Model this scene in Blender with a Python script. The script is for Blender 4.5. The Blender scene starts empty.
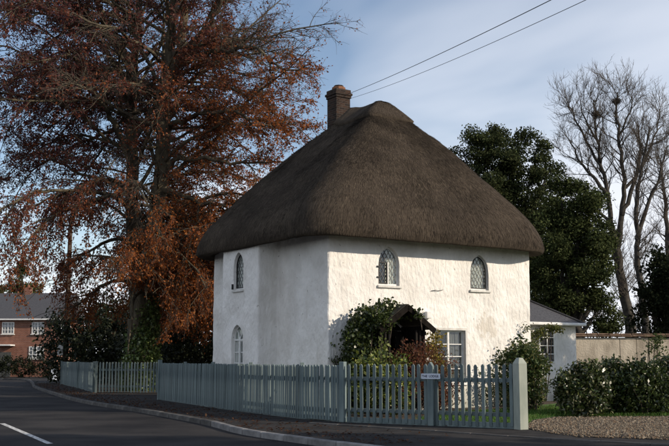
import bpy, bmesh, math, random
import numpy as np
from mathutils import Vector, Matrix, noise as mnoise

R = math.radians
scene = bpy.context.scene
col = scene.collection

# ------------------------------------------------------------------ camera
CAM_Z, PITCH, FPX = 1.5, R(7.8), 1000.0
cam = bpy.data.cameras.new('camera'); cam.lens = 36 * FPX / 669.0; cam.sensor_width = 36
cam.clip_start = 0.1; cam.clip_end = 3000
cam_o = bpy.data.objects.new('camera', cam); col.objects.link(cam_o)
cam_o.location = (0, 0, CAM_Z); cam_o.rotation_euler = (R(90) + PITCH, 0, 0)
scene.camera = cam_o

# ------------------------------------------------------------------ light
SUN_EL = R(25)
SUN_H = Vector((0.93, -0.37)).normalized()          # horizontal direction towards the sun
SUN_DIR = Vector((SUN_H.x * math.cos(SUN_EL), SUN_H.y * math.cos(SUN_EL), math.sin(SUN_EL)))
sun = bpy.data.lights.new('sun', 'SUN'); sun.energy = 4.4; sun.angle = R(0.53); sun.color = (1.0, 0.86, 0.69)
sun_o = bpy.data.objects.new('sun', sun); col.objects.link(sun_o)
sun_o.rotation_euler = SUN_DIR.to_track_quat('Z', 'Y').to_euler(); sun_o.location = (30, -10, 30)

world = bpy.data.worlds.new('World'); scene.world = world; world.use_nodes = True
wn, wl = world.node_tree.nodes, world.node_tree.links
for n in list(wn): wn.remove(n)
w_out = wn.new('ShaderNodeOutputWorld'); w_bg = wn.new('ShaderNodeBackground')
sky = wn.new('ShaderNodeTexSky'); sky.sky_type = 'NISHITA'; sky.sun_disc = False
sky.sun_elevation = SUN_EL; sky.sun_rotation = math.atan2(SUN_H.x, SUN_H.y)
sky.air_density = 1.0; sky.dust_density = 0.15; sky.ozone_density = 2.2
w_bg.inputs['Strength'].default_value = 0.125
# thin high cloud: noise on a flat layer far overhead, mixed over the clear sky
w_tc = wn.new('ShaderNodeTexCoord'); w_sep = wn.new('ShaderNodeSeparateXYZ')
wl.new(w_tc.outputs['Generated'], w_sep.inputs[0])
def wmath(op, a, b=None, clamp=False):
    m = wn.new('ShaderNodeMath'); m.operation = op; m.use_clamp = clamp
    for i, v in enumerate((a, b)):
        if v is None: continue
        if isinstance(v, (int, float)): m.inputs[i].default_value = v
        else: wl.new(v, m.inputs[i])
    return m.outputs[0]
zz = wmath('ADD', wmath('MAXIMUM', w_sep.outputs['Z'], 0.0), 0.16)
cx, cy = wmath('DIVIDE', w_sep.outputs['X'], zz), wmath('DIVIDE', w_sep.outputs['Y'], zz)
w_cmb = wn.new('ShaderNodeCombineXYZ'); wl.new(cx, w_cmb.inputs[0]); wl.new(cy, w_cmb.inputs[1])
w_map = wn.new('ShaderNodeMapping'); w_map.inputs['Rotation'].default_value = (0, 0, R(28))
w_map.inputs['Scale'].default_value = (0.42, 0.62, 1); w_map.inputs['Location'].default_value = (1.9, 0.35, 0)
wl.new(w_cmb.outputs[0], w_map.inputs[0])
w_n = wn.new('ShaderNodeTexNoise'); w_n.inputs['Scale'].default_value = 1.0; w_n.inputs['Detail'].default_value = 5
w_n.inputs['Roughness'].default_value = 0.48; w_n.inputs['Distortion'].default_value = 0.5
wl.new(w_map.outputs[0], w_n.inputs['Vector'])
w_r = wn.new('ShaderNodeValToRGB'); w_r.color_ramp.elements[0].position = 0.40; w_r.color_ramp.elements[1].position = 0.64
w_r.color_ramp.elements[0].color = (0.05, 0.05, 0.05, 1); w_r.color_ramp.elements[1].color = (1, 1, 1, 1)
wl.new(w_n.outputs['Fac'], w_r.inputs[0])
w_mix = wn.new('ShaderNodeMix'); w_mix.data_type = 'RGBA'
# the layer looks thicker the flatter one looks through it
tau = wmath('DIVIDE', wmath('MULTIPLY', w_r.outputs[0], 0.62), wmath('ADD', wmath('MAXIMUM', w_sep.outputs['Z'], 0.0), 0.07))
wl.new(wmath('SUBTRACT', 1.0, wmath('POWER', 2.718, wmath('MULTIPLY', tau, -1.0))), w_mix.inputs['Factor']); wl.new(sky.outputs[0], w_mix.inputs['A'])
w_mix.inputs['B'].default_value = (7.4, 7.6, 8.2, 1)
wl.new(w_mix.outputs['Result'], w_bg.inputs['Color']); wl.new(w_bg.outputs[0], w_out.inputs[0])

scene.view_settings.view_transform = 'Standard'; scene.view_settings.look = 'None'
scene.view_settings.gamma = 1.0; scene.view_settings.use_curve_mapping = False
scene.view_settings.exposure = 0.1
scene.render.engine = 'CYCLES'
scene.cycles.use_denoising = True
scene.cycles.max_bounces = 6; scene.cycles.transparent_max_bounces = 16

# ------------------------------------------------------------------ helpers
def at(px, py, Y):
    """world point at distance Y seen at photo position (px, py): used to read real positions off the photo"""
    dx, dz = (px - 334.5) / FPX, (223 - py) / FPX
    d = Vector((dx, math.cos(PITCH) - dz * math.sin(PITCH), math.sin(PITCH) + dz * math.cos(PITCH)))
    return Vector((0, 0, CAM_Z)) + d * (Y / d.y)

def tag(o, label=None, cat=None, group=None, kind=None):
    if label: o['label'] = label
    if cat: o['category'] = cat
    if group: o['group'] = group
    if kind: o['kind'] = kind
    return o

def empty(name, loc=(0, 0, 0), rz=0.0, parent=None):
    o = bpy.data.objects.new(name, None); col.objects.link(o)
    o.empty_display_size = 0.3; o.location = loc; o.rotation_euler = (0, 0, rz); o.parent = parent
    return o

def link(name, me, parent=None, loc=(0, 0, 0), rz=0.0):
    o = bpy.data.objects.new(name, me); col.objects.link(o)
    o.location = loc; o.rotation_euler = (0, 0, rz); o.parent = parent
    return o

def np_mesh(name, V, F, mat, colors=None, smooth=False, uv=None):
    """V (n,3), F list of arrays of equal width faces"""
    V = np.asarray(V, dtype=np.float32)
    if not isinstance(F, (list, tuple)): F = [F]
    F = [np.asarray(f, dtype=np.int32) for f in F if len(f)]
    me = bpy.data.meshes.new(name)
    me.vertices.add(len(V)); me.vertices.foreach_set('co', V.ravel())
    loops = np.concatenate([f.ravel() for f in F])
    sizes = np.concatenate([np.full(len(f), f.shape[1], dtype=np.int32) for f in F])
    starts = np.concatenate([[0], np.cumsum(sizes)[:-1]]).astype(np.int32)
    me.loops.add(len(loops)); me.loops.foreach_set('vertex_index', loops)
    me.polygons.add(len(sizes)); me.polygons.foreach_set('loop_start', starts); me.polygons.foreach_set('loop_total', sizes)
    if smooth: me.polygons.foreach_set('use_smooth', np.ones(len(sizes), dtype=bool))
    me.update(calc_edges=True)
    if colors is not None:
        a = me.color_attributes.new('tint', 'FLOAT_COLOR', 'POINT')
        c = np.ones((len(V), 4), dtype=np.float32); c[:, :3] = colors
        a.data.foreach_set('color', c.ravel())
    if uv is not None:
        l = me.uv_layers.new(name='UVMap'); l.data.foreach_set('uv', np.asarray(uv, dtype=np.float32)[loops].ravel())
    if mat: me.materials.append(mat)
    return me

class MB:
    """collects simple solids into one mesh"""
    def __init__(s): s.v, s.f = [], []
    def add(s, vs, fs):
        b = len(s.v); s.v += [tuple(v) for v in vs]; s.f += [tuple(i + b for i in f) for f in fs]; return s
    def box(s, c, size, m=None):
        x, y, z = (k / 2 for k in size)
        vs = [Vector((sx * x, sy * y, sz * z)) for sz in (-1, 1) for sx, sy in ((-1, -1), (1, -1), (1, 1), (-1, 1))]
        if m is not None: vs = [m @ v for v in vs]
        vs = [v + Vector(c) for v in vs]
        return s.add(vs, [(3, 2, 1, 0), (4, 5, 6, 7), (0, 1, 5, 4), (1, 2, 6, 5), (2, 3, 7, 6), (3, 0, 4, 7)])
    def bar(s, a, b, w, t, up=(0, 0, 1)):
        a, b = Vector(a), Vector(b); d = b - a; L = d.length; d.normalize()
        up = Vector(up); sd = d.cross(up)
        if sd.length < 1e-4: sd = d.cross(Vector((1, 0, 0)))
        sd.normalize(); up = sd.cross(d)
        return s.box((a + b) / 2, (L, w, t), Matrix((d, sd, up)).transposed())
    def prism(s, poly, y0, y1):
        """poly in x,z, extruded along y"""
        n = len(poly)
        vs = [(x, y0, z) for x, z in poly] + [(x, y1, z) for x, z in poly]
        fs = [tuple(range(n)), tuple(range(2 * n - 1, n - 1, -1))]
        fs += [(i, i + n, (i + 1) % n + n, (i + 1) % n) for i in range(n)]
        return s.add(vs, fs)
    def slab(s, poly, z0, z1):
        """poly in x,y (counter-clockwise), extruded along z"""
        n = len(poly)
        vs = [(x, y, z0) for x, y in poly] + [(x, y, z1) for x, y in poly]
        fs = [tuple(range(n - 1, -1, -1)), tuple(range(n, 2 * n))]
        fs += [(i, (i + 1) % n, (i + 1) % n + n, i + n) for i in range(n)]
        return s.add(vs, fs)
    def ring(s, outer, inner, y0, y1):
        """closed frame between two outlines in x,z"""
        n = len(outer)
        vs = [(x, y0, z) for x, z in outer] + [(x, y0, z) for x, z in inner] + [(x, y1, z) for x, z in outer] + [(x, y1, z) for x, z in inner]
        fs = []
        for i in range(n):
            j = (i + 1) % n
            fs += [(i, j, n + j, n + i), (2 * n + i, 3 * n + i, 3 * n + j, 2 * n + j), (i, 2 * n + i, 2 * n + j, j), (n + i, n + j, 3 * n + j, 3 * n + i)]
        return s.add(vs, fs)
    def tube(s, pts, rad, n=8):
        pts = [Vector(p) for p in pts]; b = []
        for i, p in enumerate(pts):
            d = (pts[min(i + 1, len(pts) - 1)] - pts[max(i - 1, 0)]).normalized()
            a = d.cross(Vector((0.31, 0.2, 0.93)))
            if a.length < 0.05: a = d.cross(Vector((1, 0, 0)))
            a.normalize(); c = d.cross(a); r = rad[i] if hasattr(rad, '__len__') else rad
            b += [p + (a * math.cos(t) + c * math.sin(t)) * r for t in (2 * math.pi * k / n for k in range(n))]
        fs = [(i * n + k, i * n + (k + 1) % n, (i + 1) * n + (k + 1) % n, (i + 1) * n + k) for i in range(len(pts) - 1) for k in range(n)]
        fs += [tuple(range(n - 1, -1, -1)), tuple((len(pts) - 1) * n + k for k in range(n))]
        return s.add(b, fs)
    def mesh(s, name, mat, smooth=False, bevel=0.0, fix=True):
        me = bpy.data.meshes.new(name); me.from_pydata(s.v, [], s.f)
        if fix or bevel:
            bm = bmesh.new(); bm.from_mesh(me)
            if bevel: bmesh.ops.bevel(bm, geom=list(bm.edges), offset=bevel, segments=1, affect='EDGES', clamp_overlap=True)
            bmesh.ops.recalc_face_normals(bm, faces=bm.faces); bm.to_mesh(me); bm.free()
        if mat: me.materials.append(mat)
        if smooth: me.polygons.foreach_set('use_smooth', [True] * len(me.polygons))
        me.update(); return me
    def build(s, name, mat, parent=None, loc=(0, 0, 0), rz=0.0, smooth=False, bevel=0.0):
        return link(name, s.mesh(name, mat, smooth, bevel), parent, loc, rz)

# ------------------------------------------------------------------ materials
def new_mat(name):
    m = bpy.data.materials.new(name); m.use_nodes = True
    return m, m.node_tree.nodes, m.node_tree.links, m.node_tree.nodes['Principled BSDF']

def mat(name, c1, c2=None, rough=0.8, scale=4.0, detail=6, stretch=(1, 1, 1), bump=0.0, bscale=30.0, bdist=0.02, spec=0.3, lo=0.35, hi=0.65, metal=0.0, bstretch=None, vary=0.0):
    m, n, l, p = new_mat(name)
    p.inputs['Roughness'].default_value = rough; p.inputs['Specular IOR Level'].default_value = spec; p.inputs['Metallic'].default_value = metal
    tc = n.new('ShaderNodeTexCoord')
    def noise(sc, det, st):
        mp = n.new('ShaderNodeMapping'); mp.inputs['Scale'].default_value = st; l.new(tc.outputs['Object'], mp.inputs[0])
        t = n.new('ShaderNodeTexNoise'); t.inputs['Scale'].default_value = sc; t.inputs['Detail'].default_value = det; l.new(mp.outputs[0], t.inputs['Vector']); return t
    if c2 is not None:
        t = noise(scale, detail, stretch)
        r = n.new('ShaderNodeValToRGB'); r.color_ramp.elements[0].position = lo; r.color_ramp.elements[1].position = hi
        r.color_ramp.elements[0].color = (*c1, 1); r.color_ramp.elements[1].color = (*c2, 1)
        l.new(t.outputs['Fac'], r.inputs[0]); l.new(r.outputs[0], p.inputs['Base Color'])
    else: p.inputs['Base Color'].default_value = (*c1, 1)
    if vary and c2 is not None:            # each piece a little lighter or darker than its neighbour
        oi = n.new('ShaderNodeObjectInfo'); mr = n.new('ShaderNodeMapRange'); mr.inputs['To Min'].default_value = 1 - vary; mr.inputs['To Max'].default_value = 1 + vary
        l.new(oi.outputs['Random'], mr.inputs['Value']); vm = n.new('ShaderNodeVectorMath'); vm.operation = 'SCALE'
        l.new(r.outputs[0], vm.inputs[0]); l.new(mr.outputs[0], vm.inputs['Scale']); l.new(vm.outputs[0], p.inputs['Base Color'])
    if bump:
        t = noise(bscale, 6, bstretch or (1, 1, 1)); b = n.new('ShaderNodeBump'); b.inputs['Strength'].default_value = bump; b.inputs['Distance'].default_value = bdist
        l.new(t.outputs['Fac'], b.inputs['Height']); l.new(b.outputs[0], p.inputs['Normal'])
    return m

def leaf_mat(name, trans=0.35, rough=0.55, spec=0.3):
    """colour comes from the per-leaf 'tint' attribute; leaves let some light through"""
    m, n, l, p = new_mat(name)
    a = n.new('ShaderNodeAttribute'); a.attribute_name = 'tint'
    l.new(a.outputs['Color'], p.inputs['Base Color']); p.inputs['Roughness'].default_value = rough; p.inputs['Specular IOR Level'].default_value = spec
    if trans:
        t = n.new('ShaderNodeBsdfTranslucent'); l.new(a.outputs['Color'], t.inputs['Color'])
        x = n.new('ShaderNodeMixShader'); x.inputs[0].default_value = trans
        l.new(p.outputs[0], x.inputs[1]); l.new(t.outputs[0], x.inputs[2]); l.new(x.outputs[0], n['Material Output'].inputs[0])
    return m

def wall_mat():
    m, n, l, p = new_mat('white_roughcast_render')
    p.inputs['Roughness'].default_value = 0.9; p.inputs['Specular IOR Level'].default_value = 0.15
    tc = n.new('ShaderNodeTexCoord')
    def tex(kind, sc, det=5, st=(1, 1, 1)):
        mp = n.new('ShaderNodeMapping'); mp.inputs['Scale'].default_value = st; l.new(tc.outputs['Object'], mp.inputs[0])
        t = n.new(kind); t.inputs['Scale'].default_value = sc
        if 'Detail' in t.inputs: t.inputs['Detail'].default_value = det
        l.new(mp.outputs[0], t.inputs['Vector']); return t
    def ramp(src, e):
        r = n.new('ShaderNodeValToRGB'); cr = r.color_ramp
        cr.elements[0].position, cr.elements[0].color = e[0][0], (*e[0][1], 1)
        cr.elements[1].position, cr.elements[1].color = e[1][0], (*e[1][1], 1)
        l.new(src, r.inputs[0]); return r.outputs[0]
    def mix(f, a, b):
        x = n.new('ShaderNodeMix'); x.data_type = 'RGBA'; l.new(f, x.inputs['Factor'])
        for s, v in (('A', a), ('B', b)):
            if isinstance(v, tuple): x.inputs[s].default_value = (*v, 1)
            else: l.new(v, x.inputs[s])
        return x.outputs['Result']
    base = ramp(tex('ShaderNodeTexNoise', 1.3, 8).outputs['Fac'], ((0.35, (0.66, 0.64, 0.60)), (0.62, (0.80, 0.785, 0.75))))
    # streaks running down
    st = ramp(tex('ShaderNodeTexNoise', 3.0, 6, (1, 1, 0.18)).outputs['Fac'], ((0.60, (0, 0, 0)), (0.80, (0.4, 0.4, 0.4))))
    c = mix(st, base, (0.50, 0.47, 0.41))
    # chips and pock marks where paint is lost
    ch = ramp(tex('ShaderNodeTexNoise', 9.0, 3, (1, 1, 0.7)).outputs['Fac'], ((0.69, (0, 0, 0)), (0.73, (0.6, 0.6, 0.6))))
    c = mix(ch, c, (0.19, 0.17, 0.14))
    # worn grey patch low on the right of the front wall
    gm = n.new('ShaderNodeMapping'); gm.inputs['Location'].default_value = (-5.75, 0, -2.35); l.new(tc.outputs['Object'], gm.inputs[0])
    gs = n.new('ShaderNodeMapping'); gs.inputs['Scale'].default_value = (1.7, 0.6, 2.2); l.new(gm.outputs[0], gs.inputs[0])
    ln = n.new('ShaderNodeVectorMath'); ln.operation = 'LENGTH'; l.new(gs.outputs[0], ln.inputs[0])
    nz = tex('ShaderNodeTexNoise', 3.5, 6).outputs['Fac']
    ad = n.new('ShaderNodeMath'); ad.operation = 'MULTIPLY_ADD'; ad.inputs[1].default_value = 2.2; l.new(nz, ad.inputs[0]); l.new(ln.outputs['Value'], ad.inputs[2])
    pm = ramp(ad.outputs[0], ((0.0, (0, 0, 0)), (1.0, (0, 0, 0))))
    r = pm.node.color_ramp; r.elements[0].position = 0.0
    mr = n.new('ShaderNodeMapRange'); mr.inputs['From Min'].default_value = 1.62; mr.inputs['From Max'].default_value = 1.82
    mr.inputs['To Min'].default_value = 0.55; mr.inputs['To Max'].default_value = 0.0; l.new(ad.outputs[0], mr.inputs['Value'])
    c = mix(mr.outputs[0], c, (0.50, 0.45, 0.37))
    # damp green-grey at the foot
    sep = n.new('ShaderNodeSeparateXYZ'); l.new(tc.outputs['Object'], sep.inputs[0])
    m2 = n.new('ShaderNodeMath'); m2.operation = 'MULTIPLY_ADD'; m2.inputs[1].default_value = 1.2; l.new(nz, m2.inputs[0]); l.new(sep.outputs['Z'], m2.inputs[2])
    mr2 = n.new('ShaderNodeMapRange'); mr2.inputs['From Min'].default_value = 0.7; mr2.inputs['From Max'].default_value = 1.5
    mr2.inputs['To Min'].default_value = 0.8; mr2.inputs['To Max'].default_value = 0.0; l.new(m2.outputs[0], mr2.inputs['Value'])
    c = mix(mr2.outputs[0], c, (0.33, 0.33, 0.27))
    l.new(c, p.inputs['Base Color'])
    # trowelled lumps
    b1 = n.new('ShaderNodeBump'); b1.inputs['Strength'].default_value = 1.0; b1.inputs['Distance'].default_value = 0.045
    l.new(tex('ShaderNodeTexNoise', 10.5, 4, (1, 1, 0.5)).outputs['Fac'], b1.inputs['Height'])
    b2 = n.new('ShaderNodeBump'); b2.inputs['Strength'].default_value = 0.5; b2.inputs['Distance'].default_value = 0.01
    l.new(tex('ShaderNodeTexNoise', 45, 4).outputs['Fac'], b2.inputs['Height']); l.new(b1.outputs[0], b2.inputs['Normal']); l.new(b2.outputs[0], p.inputs['Normal'])
    return m

def brick_mat(name, c1, c2, mortar, w=0.225, h=0.075, m_=0.01, bump=0.6):
    m, n, l, p = new_mat(name); p.inputs['Roughness'].default_value = 0.9; p.inputs['Specular IOR Level'].default_value = 0.15
    tc = n.new('ShaderNodeTexCoord'); sep = n.new('ShaderNodeSeparateXYZ'); l.new(tc.outputs['Object'], sep.inputs[0])
    ad = n.new('ShaderNodeMath'); ad.operation = 'ADD'; l.new(sep.outputs['X'], ad.inputs[0]); l.new(sep.outputs['Y'], ad.inputs[1])
    cb = n.new('ShaderNodeCombineXYZ'); l.new(ad.outputs[0], cb.inputs[0]); l.new(sep.outputs['Z'], cb.inputs[1])
    b = n.new('ShaderNodeTexBrick'); b.inputs['Scale'].default_value = 1; b.inputs['Brick Width'].default_value = w; b.inputs['Row Height'].default_value = h
    b.inputs['Mortar Size'].default_value = m_; b.inputs['Color1'].default_value = (*c1, 1); b.inputs['Color2'].default_value = (*c2, 1); b.inputs['Mortar'].default_value = (*mortar, 1)
    l.new(cb.outputs[0], b.inputs['Vector'])
    t = n.new('ShaderNodeTexNoise'); t.inputs['Scale'].default_value = 3; t.inputs['Detail'].default_value = 6; l.new(tc.outputs['Object'], t.inputs['Vector'])
    x = n.new('ShaderNodeMix'); x.data_type = 'RGBA'; x.blend_type = 'MULTIPLY'; x.inputs['Factor'].default_value = 0.6
    l.new(b.outputs['Color'], x.inputs['A']); l.new(t.outputs['Fac'], x.inputs['B']); l.new(x.outputs['Result'], p.inputs['Base Color'])
    bp = n.new('ShaderNodeBump'); bp.inputs['Strength'].default_value = bump; bp.inputs['Distance'].default_value = 0.015; bp.invert = True
    l.new(b.outputs['Fac'], bp.inputs['Height']); l.new(bp.outputs[0], p.inputs['Normal'])
    return m

def thatch_mat():
    m, n, l, p = new_mat('weathered_thatch'); p.inputs['Roughness'].default_value = 0.95; p.inputs['Specular IOR Level'].default_value = 0.1
    tc = n.new('ShaderNodeTexCoord')
    mp = n.new('ShaderNodeMapping'); mp.inputs['Scale'].default_value = (22, 2.2, 1); l.new(tc.outputs['UV'], mp.inputs[0])
    t = n.new('ShaderNodeTexNoise'); t.inputs['Scale'].default_value = 1; t.inputs['Detail'].default_value = 8; l.new(mp.outputs[0], t.inputs['Vector'])
    big = n.new('ShaderNodeTexNoise'); big.inputs['Scale'].default_value = 0.8; big.inputs['Detail'].default_value = 6; l.new(tc.outputs['Object'], big.inputs['Vector'])
    ad = n.new('ShaderNodeMath'); ad.operation = 'MULTIPLY_ADD'; ad.inputs[1].default_value = 0.55; l.new(big.outputs['Fac'], ad.inputs[0])
    hf = n.new('ShaderNodeMath'); hf.operation = 'MULTIPLY'; hf.inputs[1].default_value = 0.45; l.new(t.outputs['Fac'], hf.inputs[0]); l.new(hf.outputs[0], ad.inputs[2])
    r = n.new('ShaderNodeValToRGB'); r.color_ramp.elements[0].position = 0.34; r.color_ramp.elements[1].position = 0.66
    r.color_ramp.elements[0].color = (0.031, 0.025, 0.020, 1); r.color_ramp.elements[1].color = (0.078, 0.062, 0.046, 1)
    l.new(ad.outputs[0], r.inputs[0]); l.new(r.outputs[0], p.inputs['Base Color'])
    b = n.new('ShaderNodeBump'); b.inputs['Strength'].default_value = 0.8; b.inputs['Distance'].default_value = 0.04
    l.new(t.outputs['Fac'], b.inputs['Height']); l.new(b.outputs[0], p.inputs['Normal'])
    return m

def glass_mat(name, tint=(0.03, 0.035, 0.04), mixf=0.35):
    m, n, l, p = new_mat(name)
    g = n.new('ShaderNodeBsdfGlossy'); g.inputs['Roughness'].default_value = 0.03; g.inputs['Color'].default_value = (0.9, 0.95, 1, 1)
    t = n.new('ShaderNodeBsdfTransparent'); t.inputs['Color'].default_value = (0.93, 0.95, 0.94, 1)
    lw = n.new('ShaderNodeLayerWeight'); lw.inputs['Blend'].default_value = 0.5      # facing = 1 - cos
    pw = n.new('ShaderNodeMath'); pw.operation = 'POWER'; pw.inputs[1].default_value = 5; l.new(lw.outputs['Facing'], pw.inputs[0])
    f = n.new('ShaderNodeMath'); f.operation = 'MULTIPLY_ADD'; f.inputs[1].default_value = 0.93; f.inputs[2].default_value = 0.05; l.new(pw.outputs[0], f.inputs[0])
    x = n.new('ShaderNodeMixShader'); l.new(f.outputs[0], x.inputs[0]); l.new(t.outputs[0], x.inputs[1]); l.new(g.outputs[0], x.inputs[2])
    l.new(x.outputs[0], n['Material Output'].inputs[0]); n.remove(p)
    tc = n.new('ShaderNodeTexCoord'); nz = n.new('ShaderNodeTexNoise'); nz.inputs['Scale'].default_value = 5; l.new(tc.outputs['Object'], nz.inputs['Vector'])
    b = n.new('ShaderNodeBump'); b.inputs['Strength'].default_value = 0.15; b.inputs['Distance'].default_value = 0.02; l.new(nz.outputs['Fac'], b.inputs['Height']); l.new(b.outputs[0], g.inputs['Normal'])
    return m

M = dict(
    wall=wall_mat(), thatch=thatch_mat(), glass=glass_mat('window_glass'),
    straw=leaf_mat('straw', 0.0, 0.9, 0.1),
    white=mat('white_joinery', (0.62, 0.62, 0.60), (0.74, 0.74, 0.72), 0.5, 6),
    lead=mat('lead_came', (0.13, 0.13, 0.135), rough=0.55),
    iron=mat('black_iron', (0.015, 0.015, 0.016), rough=0.5),
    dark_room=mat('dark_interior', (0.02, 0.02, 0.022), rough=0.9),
    curtain=mat('grey_net_curtain', (0.68, 0.68, 0.63), (0.82, 0.81, 0.76), 0.9, 8, stretch=(6, 6, 0.6)),
    curtain_grey=mat('grey_curtain', (0.07, 0.07, 0.068), (0.17, 0.165, 0.155), 0.9, 8, stretch=(6, 6, 0.6)),
    stone=mat('pale_sill', (0.5, 0.49, 0.46), (0.66, 0.65, 0.61), 0.85, 8, bump=0.3),
    black_wood=mat('black_stained_timber', (0.006, 0.005, 0.005), (0.014, 0.012, 0.010), 0.95, 8, stretch=(1, 1, 0.2), bump=0.4),
    porch_board=mat('weathered_bargeboard', (0.007, 0.006, 0.005), (0.014, 0.012, 0.010), 0.95, 9, bump=0.3, spec=.05),
    porch_shingle=mat('mossy_shingle', (0.02, 0.018, 0.014), (0.05, 0.045, 0.03), 0.9, 6, bump=0.5),
    door=mat('dark_painted_door', (0.05, 0.055, 0.055), (0.09, 0.09, 0.085), 0.6, 5),
    chimney=brick_mat('chimney_brick', (0.075, 0.043, 0.031), (0.035, 0.026, 0.023), (0.085, 0.074, 0.063), 0.22, 0.075, 0.009),
    red_brick=brick_mat('red_house_brick', (0.36, 0.135, 0.08), (0.26, 0.09, 0.055), (0.36, 0.30, 0.25)),
    terracotta=mat('terracotta', (0.15, 0.065, 0.036), (0.24, 0.115, 0.062), 0.85, 6),
    fence=mat('sage_fence_paint', (0.078, 0.11, 0.116), (0.152, 0.19, 0.185), 0.75, 7, stretch=(1, 1, 0.22), bump=0.4, bscale=60, bdist=0.004, bstretch=(1, 1, .1), vary=.22, lo=.3, hi=.62),
    fence_sunlit=mat('sunlit_sage_paint', (0.24, 0.27, 0.235), (0.33, 0.355, 0.305), 0.7, 5, stretch=(1, 1, 0.35), bump=0.25, bscale=40, bdist=0.004),  # fence paint lightened to put sunlight on the end post
    slate=mat('slate_roof', (0.045, 0.045, 0.05), (0.085, 0.085, 0.09), 0.65, 14, stretch=(1, 1, 3), bump=0.5, bscale=18),
    asphalt=mat('road_asphalt', (0.014, 0.014, 0.016), (0.044, 0.041, 0.040), 0.92, 0.55, 12, bump=0.9, bscale=130, bdist=0.012, spec=0.15),
    tarmac=mat('footway_tarmac', (0.024, 0.023, 0.023), (0.046, 0.043, 0.041), 0.95, 1.7, 10, bump=0.9, bscale=110, bdist=0.012, spec=0.12),
    kerb_dark=mat('dark_kerb_stone', (0.05, 0.047, 0.044), (0.10, 0.095, 0.088), 0.9, 5, bump=0.4, vary=.3),
    kerb_pale=mat('pale_kerb_stone', (0.14, 0.137, 0.135), (0.24, 0.235, 0.23), 0.9, 5, bump=0.4, vary=.3),
    paint=mat('worn_road_paint', (0.06, 0.06, 0.06), (0.62, 0.62, 0.60), 0.85, 14, 10, bump=0.3, bscale=90, lo=.36, hi=.52),
    soil=mat('garden_soil', (0.035, 0.026, 0.018), (0.075, 0.055, 0.036), 1.0, 3, bump=0.8, bscale=14, bdist=0.05),
    ground=mat('rough_grass_ground', (0.025, 0.035, 0.012), (0.06, 0.065, 0.03), 1.0, 0.7, bump=0.8, bscale=9, bdist=0.06),
    lawn=mat('lawn_turf', (0.03, 0.075, 0.01), (0.07, 0.14, 0.025), 1.0, 2.5, bump=0.7, bscale=40, bdist=0.03),
    gravel_bed=mat('gravel_bed', (0.06, 0.05, 0.04), (0.14, 0.115, 0.09), 1.0, 28, bump=1.0, bscale=40, bdist=0.03),
    gravel=leaf_mat('gravel_stone', 0.0, 0.9, 0.2),
    bark=mat('beech_bark', (0.038, 0.031, 0.022), (0.12, 0.10, 0.065), 0.95, 3.0, 8, stretch=(1, 1, 0.6), bump=0.6, bscale=10, bdist=0.04),
    bark_grey=mat('grey_bark', (0.03, 0.027, 0.023), (0.07, 0.062, 0.051), 0.95, 5, bump=0.6, bscale=12),
    leaf=leaf_mat('leaf', 0.35), leaf_matt=leaf_mat('matt_leaf', 0.25, 0.8, 0.08), leaf_gloss=leaf_mat('glossy_leaf', 0.15, 0.33, 0.5), leaf_dry=leaf_mat('beech_leaf', 0.42, 0.6, 0.25),
    pole=mat('creosoted_pole', (0.03, 0.022, 0.016), (0.07, 0.05, 0.035), 0.9, 6, stretch=(1, 1, 0.1)),
    cable=mat('black_cable', (0.012, 0.012, 0.014), rough=0.6),
    rendered=mat('limewashed_garden_wall', (0.30, 0.26, 0.205), (0.54, 0.48, 0.39), 0.95, 2.2, 8, stretch=(1, 1, 0.5), bump=0.6, bscale=16, bdist=0.03),
    coping=mat('brown_tile_coping', (0.10, 0.065, 0.045), (0.19, 0.13, 0.09), 0.9, 4, bump=0.5, vary=.3),
    sign=mat('pale_sign_plate', (0.52, 0.58, 0.66), (0.62, 0.67, 0.74), 0.5, 4),
    sign_text=mat('dark_lettering', (0.03, 0.03, 0.06), rough=0.6),
    twig=mat('twigs', (0.05, 0.04, 0.032), (0.11, 0.09, 0.07), 0.95, 6),
)

# ------------------------------------------------------------------ the lie of the land
def sheet(name, poly, z, m, kind='structure', parent=None):
    me = bpy.data.meshes.new(name); me.from_pydata([(x, y, z) for x, y in poly], [], [tuple(range(len(poly)))]); me.materials.append(m)
    o = link(name, me, parent)
    if kind: o['kind'] = kind
    return o

sheet('ground', [(-900, -300), (900, -300), (900, 1500), (-900, 1500)], -0.03, M['ground'])
# kerb line, read along the road edge from the far bend to below the camera's view
KERB = [(-60, 92), (-40, 84), (-28, 79), (-23.0, 74.5), (-19.8, 66), (-16.5, 55.5), (-12.8, 45.5), (-10.0, 38.3), (-8.1, 34.0), (-5.65, 29.3), (-3.1, 23.9), (-1.95, 20.8), (-0.7, 18.6), (0.35, 17.0), (2.2, 14.6), (5.5, 11.8), (11, 9.2), (20, 6.5), (45, 1)]
def resample(P, step):
    P = [Vector((*p, 0)) if len(p) == 2 else Vector(p) for p in P]
    # Catmull-Rom smoothing, then equal steps
    S = []
    for i in range(len(P) - 1):
        p0, p1, p2, p3 = P[max(i - 1, 0)], P[i], P[i + 1], P[min(i + 2, len(P) - 1)]
        for k in range(10):
            t = k / 10
            S.append(0.5 * ((2 * p1) + (p2 - p0) * t + (2 * p0 - 5 * p1 + 4 * p2 - p3) * t * t + (3 * p1 - p0 - 3 * p2 + p3) * t ** 3))
    S.append(P[-1]); out = [S[0]]; acc = 0
    for a, b in zip(S, S[1:]):
        d = (b - a).length
        while d > 1e-6 and acc + d >= step:
            t = (step - acc) / d; a = a.lerp(b, t); out.append(a.copy()); d = (b - a).length; acc = 0
        acc += d
    return out
KS = resample(KERB, 0.92)
road = sheet('road', [(p.x, p.y) for p in KS] + [(60, -40), (-120, -40), (-120, 130), (-60, 130)], 0.0, M['asphalt'])
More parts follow.
